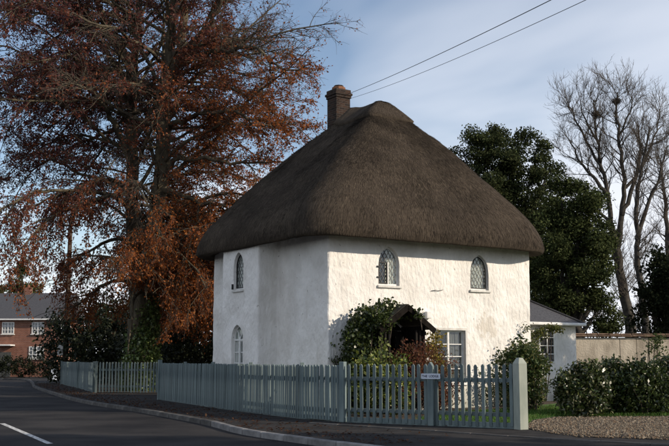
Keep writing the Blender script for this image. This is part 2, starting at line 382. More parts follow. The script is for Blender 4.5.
# raised ground: footway up to the fences, then the gardens
def offset(P, d):
    out = []
    for i, p in enumerate(P):
        t = (P[min(i + 1, len(P) - 1)] - P[max(i - 1, 0)]).normalized(); out.append(p + Vector((-t.y, t.x, 0)) * d)
    return out
pave_in = offset(KS, 0.14)
pavement = sheet('pavement', [(p.x, p.y) for p in pave_in] + [(60, 60), (60, 140), (-60, 140)], 0.10, M['tarmac'])
kmesh = {}
for k in ('kerb_dark', 'kerb_pale'):
    kmesh[k] = MB().box((0, 0.07, 0.02), (0.905, 0.14, 0.19)).mesh('kerb_stone', M[k], bevel=0.015)
rk = random.Random(4)
for i in range(len(KS) - 1):
    a, b = KS[i], KS[i + 1]
    if a.y > 80 or b.y < 8: continue
    d = b - a; mid = (a + b) / 2
    new = 10 < mid.y < 22.9  # this near stretch gets the paler kerb stones
    k = link('kerb_stone', kmesh['kerb_pale' if new else 'kerb_dark'], pavement, (mid.x, mid.y, rk.uniform(-0.004, 0.004)), math.atan2(d.y, d.x) + rk.uniform(-0.006, 0.006))
# flush edging row across the drive mouth
EDGE = resample([(-0.55, 22.6), (1.9, 20.2), (4.0, 18.0), (8.0, 15.2), (16, 11.2)], 0.9)
em = MB().box((0, 0, 0.06), (0.885, 0.10, 0.12)).mesh('edging_stone', M['kerb_dark'], bevel=0.01)
for a, b in zip(EDGE, EDGE[1:]):
    d = b - a; m_ = (a + b) / 2; link('edging_stone', em, pavement, (m_.x, m_.y, 0.006 + rk.uniform(-.003, .003)), math.atan2(d.y, d.x))
# painted dashes on the road
def dash(a, b, w=0.12):
    a, b = Vector((*a, 0)), Vector((*b, 0)); d = (b - a).normalized(); s = Vector((-d.y, d.x, 0)) * w / 2
    sheet('painted_dash', [tuple((a - s).xy), tuple((b - s).xy), tuple((b + s).xy), tuple((a + s).xy)], 0.004, M['paint'], None, road)
dash((-7.9, 24.2), (-5.13, 18.4)); dash((-2.6, 13.4), (0.4, 8.9)); dash((-13.4, 36), (-10.4, 29.6)); dash((-18.3, 47), (-15.6, 41)); dash((-23.5, 60), (-20.5, 53))

# ------------------------------------------------------------------ leaves, stems, trees
def leaf_cloud(name, P, size, colors, m, rng, parent=None, aspect=0.6, flat=0.0, D=None, fold=0.15):
    """one small folded leaf (a kite of four points) at each position"""
    P = np.asarray(P); n = len(P)
    if D is None: D = rng.normal(size=(n, 3))
    D = D / (np.linalg.norm(D, axis=1, keepdims=True) + 1e-9)
    N = rng.normal(size=(n, 3)); N[:, 2] += flat * 2
    W = np.cross(D, N); W /= (np.linalg.norm(W, axis=1, keepdims=True) + 1e-9)
    U = np.cross(W, D)
    s = (size * rng.uniform(0.65, 1.35, n))[:, None]
    V = np.empty((n, 4, 3)); V[:, 0] = P; V[:, 1] = P + D * s * 0.5 + W * s * aspect * 0.5 + U * s * fold
    V[:, 2] = P + D * s; V[:, 3] = P + D * s * 0.5 - W * s * aspect * 0.5 + U * s * fold
    C = np.repeat(np.asarray(colors), 4, axis=0)
    return link(name, np_mesh(name, V.reshape(-1, 3), np.arange(4 * n).reshape(n, 4), m, C), parent)

def pick_colors(rng, n, palette, weights=None, jitter=0.25):
    pal = np.array(palette); i = rng.choice(len(pal), n, p=weights)
    return np.clip(pal[i] * rng.uniform(1 - jitter, 1 + jitter, (n, 1)), 0, 1)

def tubes_np(branches, n_of):
    """branches: list of (pts (k,3), radii (k,)); returns V, F"""
    Vs, Fs, b = [], [], 0
    for pts, rad in branches:
        k = len(pts); n = n_of(rad[0])
        T = np.gradient(pts, axis=0); T /= (np.linalg.norm(T, axis=1, keepdims=True) + 1e-9)
        A = np.cross(T, np.array([0.31, 0.22, 0.92]) if abs(T[0, 2]) < 0.9 else np.array([1.0, 0.1, 0])); A /= (np.linalg.norm(A, axis=1, keepdims=True) + 1e-9)
        B = np.cross(T, A); th = np.arange(n) * 2 * math.pi / n
        V = pts[:, None] + (A[:, None] * np.cos(th)[None, :, None] + B[:, None] * np.sin(th)[None, :, None]) * rad[:, None, None]
        Vs.append(V.reshape(-1, 3)); i = np.arange(k - 1)[:, None] * n; j = np.arange(n)[None, :]; j2 = (j + 1) % n
        Fs.append(np.stack([i + j, i + j2, i + n + j2, i + n + j], -1).reshape(-1, 4) + b); b += k * n
    return np.concatenate(Vs), np.concatenate(Fs)

def grow(rng, p, d, L, r0, r1, nseg=8, wig=0.18, trop=0.0):
    """a wandering tapering branch; trop > 0 turns it up, < 0 lets it hang"""
    pts = [np.array(p, float)]; d = np.array(d, float); d /= np.linalg.norm(d)
    for k in range(nseg):
        d = d + rng.normal(size=3) * wig + np.array([0, 0, trop / nseg * 2.0]); d /= np.linalg.norm(d)
        pts.append(pts[-1] + d * L / nseg)
    t = np.linspace(0, 1, nseg + 1)
    return np.array(pts), r0 + (r1 - r0) * t ** 0.8

def along(br, t):
    pts, rad = br; x = t * (len(pts) - 1); i = min(int(x), len(pts) - 2); f = x - i
    d = pts[i + 1] - pts[i]
    return pts[i] * (1 - f) + pts[i + 1] * f, d / (np.linalg.norm(d) + 1e-9), rad[i] * (1 - f) + rad[i + 1] * f

def side_dir(rng, d, ang):
    a = rng.normal(size=3); a -= d * a.dot(d); a /= (np.linalg.norm(a) + 1e-9)
    return d * math.cos(ang) + a * math.sin(ang)

def poly_branch(pts, r0, r1, rng, wig=0.06, sub=4):
    P = [Vector(p) for p in pts]; S = []
    for i in range(len(P) - 1):
        p0, p1, p2, p3 = P[max(i - 1, 0)], P[i], P[i + 1], P[min(i + 2, len(P) - 1)]
        for k in range(sub):
            t = k / sub; S.append(0.5 * ((2 * p1) + (p2 - p0) * t + (2 * p0 - 5 * p1 + 4 * p2 - p3) * t * t + (3 * p1 - p0 - 3 * p2 + p3) * t ** 3))
    S.append(P[-1]); A = np.array([tuple(s) for s in S]); A[1:-1] += rng.normal(size=(len(A) - 2, 3)) * wig
    return A, r0 + (r1 - r0) * np.linspace(0, 1, len(A)) ** 0.85

# ------------------------------------------------------------------ the thatched cottage
# local frame: x along the sunny front (to the right), y back along the shaded side, front wall at y = 0, side wall at x = 0
HW, HD, BAY0, BAY1, BAYW, WTOP = 7.54, 6.85, 2.67, 4.93, 0.67, 4.95
C0 = (-0.175, 27.0, 0.12); CROT = math.atan2(0.553, 0.833)
cottage = tag(empty('cottage', C0, CROT), 'white rendered two-storey cottage with a tall rounded thatched roof', 'cottage')

def gothic(w, H, hs, n=7, z0=0.0, grow_=0.0):
    """pointed arch outline (x, z), sill at z0; anticlockwise seen from the front"""
    w2 = w / 2 + grow_; H += grow_; rise = H - hs
    P = [(-w2, z0 - grow_), (w2, z0 - grow_)]
    Rr = (w2 * w2 + rise * rise) / (2 * w2); cxr = w2 - Rr
    a1 = math.asin(min(1, rise / Rr))
    right = [(cxr + Rr * math.cos(a1 * k / n), z0 + hs + Rr * math.sin(a1 * k / n)) for k in range(n + 1)]
    P += right + [(-x, z) for x, z in right[:-1][::-1]]
    return P

def rect(w, H, z0=0.0, g=0.0): return [(-w / 2 - g, z0 - g), (w / 2 + g, z0 - g), (w / 2 + g, z0 + H + g), (-w / 2 - g, z0 + H + g)]

WIN = [  # name part, face, position along the face, sill height, width, height, spring height (None = square head), kind
    ('front', 2.06, 3.46, 0.74, 1.10, 0.62, 'casement_lead'), ('front', 5.45, 3.46, 0.72, 1.06, 0.58, 'lead'),
    ('front', 4.25, 0.72, 1.16, 1.52, None, 'sash'), ('bay', 3.86, 3.46, 0.60, 1.12, 0.70, 'lead'), ('bay', 3.89, 0.92, 0.72, 1.50, 1.05, 'sash_arch')]

# wall shell: outline with softened corners, fine rows, every vertex pushed by noise, then the openings cut
def outline_pts():
    pts = [(0, 0), (HW, 0), (HW, HD), (0, HD), (0, BAY1), (-BAYW, BAY1), (-BAYW, BAY0), (0, BAY0)]
    out, n = [], len(pts)
    for i in range(n):
        p, a, b = Vector(pts[i]), Vector(pts[i - 1]), Vector(pts[(i + 1) % n])
        da, db = (a - p).normalized(), (b - p).normalized()
        for k in range(4):
            t = k / 3; q = (p + da * 0.07) * (1 - t) ** 2 + p * 2 * t * (1 - t) + (p + db * 0.07) * t * t; out.append(q)
    res, m = [], len(out)
    for i in range(m):
        a, b = out[i], out[(i + 1) % m]; L = (b - a).length; step = 0.075 if (a.y < 5.2 and b.y < 5.2) else 0.3
        k = max(1, int(L / step)); res += [a.lerp(b, j / k) for j in range(k)]
    return res
OP = outline_pts(); nP = len(OP); nZ = 66
wv, wf = [], []
ctr = []
for i, p in enumerate(OP):
    t = (OP[(i + 1) % nP] - OP[i - 1]).normalized(); ctr.append(Vector((t.y, -t.x)))
for j in range(nZ + 1):
    z = -0.15 + (WTOP + 0.15) * j / nZ
    for p, nrm in zip(OP, ctr):
        q = Vector((p.x, p.y, z))
        d = 0.020 * mnoise.noise(q * 0.9) + 0.013 * mnoise.noise(Vector((q.x * 5, q.y * 5, q.z * 3.2))) + 0.006 * mnoise.noise(q * 12)
        wv.append((p.x + nrm.x * d, p.y + nrm.y * d, z))
for j in range(nZ):
    for i in range(nP):
        k = (i + 1) % nP; wf.append((j * nP + i, j * nP + k, (j + 1) * nP + k, (j + 1) * nP + i))
wf += [tuple(range(nP - 1, -1, -1)), tuple(nZ * nP + i for i in range(nP))]
wall_me = bpy.data.meshes.new('wall'); wall_me.from_pydata(wv, [], wf); wall_me.materials.append(M['wall'])
wall = link('wall', wall_me, cottage)

def place(face, s, z):
    return ((s, 0.0, z), 0.0) if face == 'front' else ((-BAYW, s, z), R(-90))
cut = MB()
for face, s, z, w, H, hs, kind in WIN:
    poly = gothic(w, H, hs) if hs else rect(w, H)
    (lx, ly, lz), rz = place(face, s, z); m_ = Matrix.Translation((lx, ly, lz)) @ Matrix.Rotation(rz, 4, 'Z')
    c_ = MB().prism(poly, -0.3, 0.5); cut.add([m_ @ Vector(v) for v in c_.v], c_.f)
c_ = MB().prism(rect(0.95, 2.05), -0.3, 0.25); cut.add([Vector(v) + Vector((1.75, 0, 0.02)) for v in c_.v], c_.f)
cut_o = cut.build('cutter', None, cottage)
bpy.context.view_layer.update()
bo = wall.modifiers.new('openings', 'BOOLEAN'); bo.operation = 'DIFFERENCE'; bo.solver = 'EXACT'; bo.object = cut_o
dg = bpy.context.evaluated_depsgraph_get()
new_me = bpy.data.meshes.new_from_object(wall.evaluated_get(dg)); wall.modifiers.clear(); wall.data = new_me; new_me.name = 'wall'
if not new_me.materials: new_me.materials.append(M['wall'])
bpy.data.objects.remove(cut_o)

def inside(poly, x, z):
    c = False; n = len(poly)
    for i in range(n):
        (x1, z1), (x2, z2) = poly[i], poly[(i + 1) % n]
        if (z1 > z) != (z2 > z) and x < (x2 - x1) * (z - z1) / (z2 - z1) + x1: c = not c
    return c

def lattice(poly, w, H, y, step=0.13, r=0.006):
    """diagonal lead cames clipped to the opening"""
    mb = MB()
    for sg in (1, -1):
        k = -3.0
        while k < 3.0:
            seg = []
            for j in range(61):
                z = H * j / 60; x = sg * z * 0.62 + k
                if inside(poly, x, z): seg.append((x, z))
                elif seg: break
            if len(seg) > 2: mb.bar((seg[0][0], y, seg[0][1]), (seg[-1][0], y, seg[-1][1]), 0.012, 0.013, up=(0, 1, 0))
            k += step
    return mb

def make_window(face, s, z, w, H, hs, kind):
    loc, rz = place(face, s, z)
    outer = gothic(w, H, hs) if hs else rect(w, H)
    fw = 0.05
    sh = lambda g: gothic(w, H, hs, grow_=g) if hs else rect(w, H, g=g)
    fr = MB().ring(sh(-0.004), sh(-fw), 0.085, 0.15)
    win = fr.build('window', M['white'], cottage, loc, rz)
    MB().prism(sh(-fw * 0.8), 0.112, 0.118).build('pane', M['glass'], win)
    MB().prism(rect(w + 0.10, 0.07, -0.075), -0.055, 0.12).build('sill', M['stone'] if 'lead' in kind else M['white'], win, bevel=0.01)
    # room behind: net curtain hanging in folds
    cu = []; nx = 40; wd = w * 0.96
    for i in range(nx + 1):
        x = -wd / 2 + wd * i / nx; cu.append((x, 0.165 + 0.014 * math.sin(i * 1.9) + 0.010 * math.sin(i * 0.7)))
    gap = (0.30, 0.62) if kind in ('sash_arch',) else ((0.0, 0.46) if kind == 'sash' else ((0.1, 0.5) if kind == 'casement_lead' else (0.9, 1.0)))
    mb = MB()
    for i in range(nx):
        if gap[0] <= i / nx < gap[1]: continue
        (x1, y1), (x2, y2) = cu[i], cu[i + 1]
        top = H * 0.98
        mb.add([(x1, y1, 0), (x2, y2, 0), (x2, y2, top), (x1, y1, top)], [(0, 1, 2, 3)])
    link('curtain', mb.mesh('curtain', M['curtain_grey' if kind == 'sash' else 'curtain'], fix=False), win)
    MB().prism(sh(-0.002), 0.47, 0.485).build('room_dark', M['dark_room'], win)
    if 'lead' in kind:
        lattice(sh(-fw), w, H, 0.105).build('lead_lattice', M['lead'], win)
        if kind == 'casement_lead':
            x0, x1, zt = -w / 2 + fw, -0.01, hs + 0.04
            MB().ring([(x0, fw), (x1, fw), (x1, zt), (x0, zt)], [(x0 + 0.028, fw + 0.028), (x1 - 0.028, fw + 0.028), (x1 - 0.028, zt - 0.028), (x0 + 0.028, zt - 0.028)], 0.06, 0.10).build('casement', M['iron'], win)
            MB().box((0.012, 0.09, (zt + fw) / 2), (0.035, 0.05, zt - fw)).build('mullion', M['white'], win)
            for zz_ in (0.22, 0.52): MB().box((x0 - 0.05, -0.01, zz_), (0.12, 0.05, 0.035)).build('hinge', M['iron'], win)
        else:
            MB().ring(sh(-fw), sh(-fw - 0.016), 0.06, 0.10).build('casement', M['iron'], win)
            if face == 'bay': MB().box((-w / 2 - 0.03, -0.02, 0.1), (0.05, 0.06, 0.16)).build('hinge', M['iron'], win)
    else:
        if kind == 'sash': rows, cols = 4, 2
        else: rows, cols = 3, 2
        hh = hs if hs else H
        zb = [fw + (hh - 2 * fw) * k / rows for k in range(1, rows)]
        MB().box((0, 0.10, hh / 2), (0.062, 0.06, hh - 2 * fw)).build('mullion', M['white'], win)
        for zz_ in zb:
            for sx in (-1, 1): MB().box((sx * (w / 4 + 0.006), 0.102, zz_), (w / 2 - fw - 0.032, 0.035, 0.026)).build('glazing_bar', M['white'], win)
        if hs:
            MB().box((0, 0.10, hh), (w - 2 * fw, 0.05, 0.045)).build('transom', M['white'], win)
            for sx in (-1, 1):
                MB().bar((0, 0.10, hh + 0.02), (sx * 0.16, 0.10, hh + (H - hs) * 0.62), 0.03, 0.022, up=(0, 1, 0)).build('glazing_bar', M['white'], win)
            for sx in (-1, 1):
                MB().box((sx * (w / 4 + 0.006), 0.103, hh / 2), (0.022, 0.03, hh - 2 * fw)).build('glazing_bar', M['white'], win)
        else:
            # lighter moulded surround, standing a little proud of the wall
            MB().ring(sh(0.07), sh(0.0), -0.03, 0.04).build('surround', M['stone'], win)
    return win
for a in WIN: make_window(*a)

# --- roof
RX, RY0, RY1, RZ = HW / 2, 2.67, 4.35, 9.60
EX0, EX1, EY0, EY1 = -0.88, HW + 0.70, -0.70, HD + 0.80
def eave_outline(step=0.09):
    cs = [((EX0, EY0), 1.0, 180), ((EX1, EY0), 1.25, 270), ((EX1, EY1), 1.5, 0), ((EX0, EY1), 1.7, 90)]
    pts = []
    for (x, y), r, a0 in cs:
        cx_, cy_ = x + (r if x < 3 else -r), y + (r if y < 3 else -r)
        k = int(r * math.pi / 2 / step) + 1
        pts += [Vector((cx_ + r * math.cos(R(a0 + 90 * j / k)), cy_ + r * math.sin(R(a0 + 90 * j / k)))) for j in range(k + 1)]
    out, n = [], len(pts)
    for i in range(n):
        a, b = pts[i], pts[(i + 1) % n]; k = max(1, round((b - a).length / step)); out += [a.lerp(b, j / k) for j in range(k)]
    return out
PROF = [(0.205, 4.90), (0.16, 4.86), (0.11, 4.78), (0.06, 4.69), (0.035, 4.665), (0.016, 4.665), (0.005, 4.70), (0.0, 4.78), (0.001, 4.88), (0.006, 5.0), (0.016, 5.15), (0.035, 5.34), (0.06, 5.53), (0.09, 5.72)]
zs, q_ = 5.72, 0.09
NS = 46
for k in range(1, NS + 1):
    f = k / NS; q = 0.09 + 0.91 * f
    # slightly bulging slope
    zz_ = 5.72 + (RZ + 0.10 - 5.72) * f + 0.17 * math.sin(math.pi * f) * (1 - 0.55 * f)
    PROF.append((q, zz_ - 0.11 * max(0, (f - 0.86) / 0.14) ** 2))
def carve(x, y, z):
    """sunken gutter beside the chimney on the shaded slope, with a raised lip in front of it"""
    a, b = Vector((3.50, 4.10)), Vector((1.25, 4.95)); p = Vector((x, y)); ab = b - a
    t = max(0, min(1, (p - a).dot(ab) / ab.length_squared)); c = a + ab * t; fade = (1 - t) ** 0.6
    z -= 0.48 * fade * math.exp(-((p - c).length / 0.16) ** 2)
    z -= 0.55 * math.exp(-((p - Vector((3.12, 4.42))).length / 0.30) ** 2)
    c2 = c + Vector((-0.36, -0.93)) * 0.33
    z += 0.18 * fade * math.exp(-((p - c2).length / 0.22) ** 2)
    return z
EO = eave_outline(); nE = len(EO); cumL = [0.0]
for i in range(nE): cumL.append(cumL[-1] + (EO[(i + 1) % nE] - EO[i]).length)
def roof_pt(i, q, z, lift=0.0):
    e = EO[i % nE]; r = Vector((RX, max(RY0, min(RY1, e.y))))
    if q > 0.97: pass
    p = e.lerp(r, q); w = Vector((p.x, p.y, z))
    amp = min(1, 0.35 + q * 2) if q < 0.97 else 0.3
    d = 0.055 * mnoise.noise(w * 0.55) + 0.03 * mnoise.noise(w * 1.7) + 0.012 * mnoise.noise(w * 6)
    out = (e - r).normalized()
    z2 = carve(p.x, p.y, z) if q > 0.3 else z
    return Vector((p.x + out.x * d * 0.5 + out.x * lift * 0.6, p.y + out.y * d * 0.5 + out.y * lift * 0.6, z2 + d * amp + lift * 0.8))
rv, ruv = [], []
slope = 0; prev = None
for k, (q, z) in enumerate(PROF):
    if prev: slope += math.hypot((q - prev[0]) * 4.2, z - prev[1])
    prev = (q, z)
    for i in range(nE): rv.append(roof_pt(i, q, z)); ruv.append((cumL[i], slope))
rv = np.array([tuple(v) for v in rv]); nK = len(PROF)
ii = np.arange(nE)[None, :]; kk = np.arange(nK - 1)[:, None] * nE; i2 = (ii + 1) % nE
rf = np.stack([kk + ii, kk + i2, kk + nE + i2, kk + nE + ii], -1).reshape(-1, 4)
roof = link('roof', np_mesh('roof', rv, rf, M['thatch'], smooth=True, uv=ruv), cottage)
roof['label'] = 'weathered brown thatched roof with thick rounded eaves'
# straw ends lying on the surface, pointing down the slope
def straw_on(grid, nrow, ncol, count, rng, name, parent, row_lo, row_hi, length=(0.08, 0.22), wid=0.0065, lift=0.014):
    G = grid.reshape(nrow, ncol, 3)
    r = rng.uniform(row_lo, row_hi, count); c = rng.integers(0, ncol, count); r0 = np.minimum(r.astype(int), nrow - 2); f = (r - r0)[:, None]
    c2 = (c + 1) % ncol; g = rng.uniform(0, 1, (count, 1))
    P = (G[r0, c] * (1 - g) + G[r0, c2] * g) * (1 - f) + (G[r0 + 1, c] * (1 - g) + G[r0 + 1, c2] * g) * f
    dn = G[r0, c] - G[r0 + 1, c]; dn /= (np.linalg.norm(dn, axis=1, keepdims=True) + 1e-9)
    sd = G[r0, c2] - G[r0, c]; sd /= (np.linalg.norm(sd, axis=1, keepdims=True) + 1e-9)
    nm = np.cross(dn, sd); nm /= (np.linalg.norm(nm, axis=1, keepdims=True) + 1e-9)
    nm *= np.where(nm[:, 2:3] < -0.3, -1, 1)
    dn = dn + sd * rng.normal(0, 0.20, (count, 1)) + nm * rng.uniform(-0.02, 0.16, (count, 1))
    L = rng.uniform(*length, (count, 1)); w = wid * rng.uniform(0.6, 1.5, (count, 1))
    base = P - dn * L * 0.4 - nm * 0.004
    tip = P + dn * L * 0.6 + nm * rng.uniform(0.2, 1.0, (count, 1)) * lift
    sv = sd * w / 2
    V = np.stack([base - sv, base + sv, tip + sv * 0.6, tip - sv * 0.6], 1)
    C = np.repeat(pick_colors(rng, count, [(0.034, 0.027, 0.021), (0.058, 0.046, 0.035), (0.095, 0.075, 0.055), (0.15, 0.12, 0.086)], [0.33, 0.43, 0.20, 0.04]), 4, axis=0)
    tone = np.array([0.86 + 0.75 * mnoise.noise(Vector(q) * 0.75) + 0.45 * mnoise.noise(Vector(q) * 2.6) for q in P])
    C = C * np.repeat(np.clip(tone, 0.45, 1.9), 4)[:, None]
    o = link(name, np_mesh(name, V.reshape(-1, 3), np.arange(4 * count).reshape(count, 4), M['straw'], C), parent); o['kind'] = 'stuff'; return o
rng = np.random.default_rng(11)
straw_on(rv, nK, nE, 190000, rng, 'straw', roof, 7, nK - 2)
# ridge cap: an extra layer over the crest, its lower edge cut to a line
capv = []; CAPP = [(0.80, -0.03), (0.801, 0.075), (0.83, 0.09), (0.88, 0.09), (0.92, 0.085), (0.955, 0.075), (0.98, 0.06), (1.0, 0.05)]
def zq(q):
    for (q1, z1), (q2, z2) in zip(PROF[13:], PROF[14:]):
        if q1 <= q <= q2 + 1e-9: return z1 + (z2 - z1) * (q - q1) / (q2 - q1)
    return RZ
for q, l_ in CAPP:
    for i in range(nE): capv.append(tuple(roof_pt(i, q, zq(q), l_)))
capv = np.array(capv); nC = len(CAPP); kk = np.arange(nC - 1)[:, None] * nE
cf = np.stack([kk + ii, kk + i2, kk + nE + i2, kk + nE + ii], -1).reshape(-1, 4)
cuv = [(cumL[i] * 0.3, k * 0.2) for k in range(nC) for i in range(nE)]
cap = link('ridge_cap', np_mesh('ridge_cap', capv, cf, M['thatch'], smooth=True, uv=cuv), roof)
straw_on(capv, nC, nE, 7000, rng, 'ridge_straw', roof, 1.3, nC - 1.5, length=(0.06, 0.14), lift=0.01)

# --- chimney
CHX, CHY = 3.50, 4.70
ch = MB().box((0, 0, 8.65), (0.56, 0.56, 2.9)).build('chimney', M['chimney'], cottage, (CHX, CHY, 0), bevel=0.008)
MB().box((0, 0, 10.14), (0.62, 0.62, 0.09)).build('corbel', M['chimney'], ch, bevel=0.008)
MB().box((0, 0, 10.225), (0.68, 0.68, 0.08)).build('corbel', M['chimney'], ch, bevel=0.008)
MB().box((0, 0, 10.325), (0.60, 0.60, 0.12)).build('corbel', M['chimney'], ch, bevel=0.01)
MB().slab([(0.23 * math.cos(a), 0.23 * math.sin(a)) for a in (k * math.pi / 4 + 0.2 for k in range(8))], 10.385, 10.50).build('chimney_pot', M['terracotta'], ch, bevel=0.01)
MB().slab([(0.17 * math.cos(a), 0.17 * math.sin(a)) for a in (k * math.pi / 4 + 0.2 for k in range(8))], 10.50, 10.56).build('chimney_pot', M['chimney'], ch, bevel=0.01)

# --- porch with a steep gable on black posts
PX, PHW, PP, PEZ, PPK = 1.74, 0.90, 1.15, 2.20, 2.83
porch = MB().box((PX, -PP / 2, 0.03), (1.6, PP, 0.10)).build('porch', M['stone'], cottage)
for sx in (-1, 1):
    for dx_ in (0.0, 0.13, 0.26):
        MB().box((PX + sx * (0.46 + dx_), -PP + 0.14, 1.13), (0.065, 0.075, 2.1)).build('post', M['black_wood'], porch, bevel=0.006)
    for k in range(5):
        MB().box((PX + sx * 0.74, -PP + 0.30 + 0.165 * k, 1.06), (0.03, 0.155, 2.02)).build('side_board', M['black_wood'], porch, bevel=0.004)
    MB().box((PX + sx * 0.74, -PP / 2 + 0.05, 2.10), (0.09, PP - 0.1, 0.10)).build('wall_plate', M['black_wood'], porch)
    MB().box((PX + sx * 0.74, -PP / 2 + 0.05, 2.225), (0.03, PP - 0.1, 0.16)).build('eave_board', M['black_wood'], porch)
    a, b = Vector((PX + sx * (PHW + 0.02), 0, PEZ)), Vector((PX, 0, PPK)); d = (b - a).normalized(); up = Vector((-d.z, 0, d.x)) * (1 if d.x > 0 else -1)
    rs = MB()
    off = up * 0.05
    rs.add([a + Vector((0, -PP - 0.10, 0)), b + Vector((0, -PP - 0.10, 0)), b + Vector((0, -0.02, 0)), a + Vector((0, -0.02, 0)),
            a + off + Vector((0, -PP - 0.10, 0)), b + off + Vector((0, -PP - 0.10, 0)), b + off + Vector((0, -0.02, 0)), a + off + Vector((0, -0.02, 0))],
           [(0, 1, 2, 3), (4, 5, 6, 7), (0, 1, 5, 4), (1, 2, 6, 5), (2, 3, 7, 6), (3, 0, 4, 7)])
    rs.build('roof_slope', M['porch_shingle'], porch)
    bb = MB().bar(a + Vector((0, -PP - 0.12, -0.05)), b + Vector((0, -PP - 0.12, -0.05)), 0.035, 0.15).build('bargeboard', M['porch_board'], porch)
for sx in (-1, 1):  # black lining added so the porch inside reads as deep shade
    for k in range(3): MB().box((PX + sx * (0.56 + 0.115 * k), -0.045, 1.1), (0.105, 0.03, 2.15)).build('shade_board', M['black_wood'], porch, bevel=0.004)
MB().box((PX, -0.05, 2.11), (1.1, 0.03, 0.15)).build('shade_board', M['black_wood'], porch)
MB().prism([(PX - .78, 2.19), (PX + .78, 2.19), (PX, 2.76)], -0.06, -0.035).build('shade_gable', M['black_wood'], porch)
door = MB().box((1.75, 0.17, 1.02), (0.86, 0.05, 1.98)).build('door', M['door'], cottage, bevel=0.005)
for sx in (-1, 1):
    for zc, hh in ((0.52, 0.70), (1.45, 0.80)):
        MB().box((1.75 + sx * 0.2, 0.138, zc), (0.30, 0.02, hh)).build('door_panel', M['door'], door, bevel=0.006)
MB().ring([(1.25, 0.0), (2.25, 0.0), (2.25, 2.12), (1.25, 2.12)], [(1.31, 0.02), (2.19, 0.02), (2.19, 2.05), (1.31, 2.05)], -0.02, 0.16).build('door_frame', M['porch_board'], door)
MB().tube([(2.08, 0.13, 1.0), (2.08, 0.08, 1.0)], 0.03, 10).build('door_knob', M['iron'], door)

# --- small wall box and crack mark
lampb = MB().box((3.40, -0.05, 2.66), (0.17, 0.12, 0.20)).build('wall_box', M['white'], cottage, bevel=0.015); lampb['label'] = 'small cream box fixed to the wall beside the porch gable'
MB().tube([(3.55, -0.03, 3.36), (3.70, -0.05, 3.385), (3.80, -0.045, 3.37), (4.0, -0.035, 3.41)], [0.008, 0.009, 0.008, 0.005], 6).build('wall_crack_mark', M['iron'], cottage)  # thin dark tube standing in for a crack in the render

# --- single-storey annexe behind the right end
AX0, AX1, AY0, AY1, AH = HW - 0.3, 11.72, 2.05, 6.0, 2.60
annexe = MB()
annexe.slab([(AX0, AY0), (AX1, AY0), (AX1, AY1), (AX0, AY1)], -0.1, AH)
annexe = annexe.build('annexe', M['wall'], cottage, bevel=0.02); annexe['label'] = 'low white annexe with a slate roof at the right end'
ov = 0.22; ax0, ax1, ay0, ay1 = AX0, AX1 + ov, AY0 - ov, AY1 + ov
rb = MB(); pk = 3.95; mx = 9.9
rb.add([(ax0, ay0, AH + 0.03), (ax1, ay0, AH + 0.03), (ax1, ay1, AH + 0.03), (ax0, ay1, AH + 0.03), (ax0, (ay0 + ay1) / 2, pk), (mx, (ay0 + ay1) / 2, pk)],
       [(0, 1, 5, 4), (1, 2, 5), (2, 3, 4, 5), (0, 4, 3), (3, 2, 1, 0)])
rb.build('roof', M['slate'], annexe)
MB().bar((ax0, ay0 - 0.03, AH), (ax1, ay0 - 0.03, AH), 0.11, 0.10).build('gutter', M['white'], annexe, bevel=0.02)
MB().bar((ax1 + 0.03, ay0, AH), (ax1 + 0.03, ay1, AH), 0.11, 0.10).build('gutter', M['white'], annexe, bevel=0.02)
hipa, hipb = Vector((ax1, ay0, AH + 0.05)), Vector((mx, (ay0 + ay1) / 2, pk + 0.02))
MB().bar(hipa, hipb, 0.14, 0.05).build('hip_tile', M['slate'], annexe, bevel=0.01)
aw = MB().ring(rect(0.74, 1.15), rect(0.64, 1.05, 0.05), -0.04, 0.03).build('window', M['white'], annexe, (10.25, AY0, 1.28))
wx = MB()
wx.box((10.25, AY0 - 0.012, 1.85), (0.64, 0.012, 1.05)); wx.build('window_pane', M['glass'], annexe)
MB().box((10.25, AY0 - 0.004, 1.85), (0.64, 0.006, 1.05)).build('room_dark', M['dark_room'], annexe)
for k in range(1, 4): MB().box((10.25, AY0 - 0.03, 1.30 + 1.12 * k / 4), (0.64, 0.03, 0.025)).build('glazing_bar', M['white'], annexe)
MB().box((10.25, AY0 - 0.032, 1.85), (0.03, 0.036, 1.05)).build('glazing_bar', M['white'], annexe)

# ------------------------------------------------------------------ gardens
FENCE = [(3.84, 20.7), (1.88, 22.0), (0.196, 23.1)]
garden = sheet('garden_soil', [(3.9, 20.75), (0.2, 23.2), (-0.45, 23.75), (-3.35, 29.5), (-6.15, 36.0), (-7.3, 42.9), (-10.3, 43.7), (-15.8, 58.8), (-10, 75), (30, 75), (30, 26.2), (5.2, 25.7), (4.3, 22.5)], 0.118, M['soil'])
lawn = sheet('lawn', [(1.8, 23.6), (4.2, 21.9), (4.6, 23.6), (5.4, 24.9), (9.2, 25.4), (14, 26.2), (14, 34), (7.5, 33), (3.0, 26.6)], 0.124, M['lawn'])
drive = sheet('gravel_drive', [(4.0, 20.55), (4.6, 19.3), (9, 17.6), (16, 15.5), (24, 14.0), (24, 25.9), (14, 25.9), (9.2, 25.35), (5.45, 24.95), (4.62, 23.65), (4.15, 21.95), (3.98, 21.0)], 0.112, M['gravel_bed'])

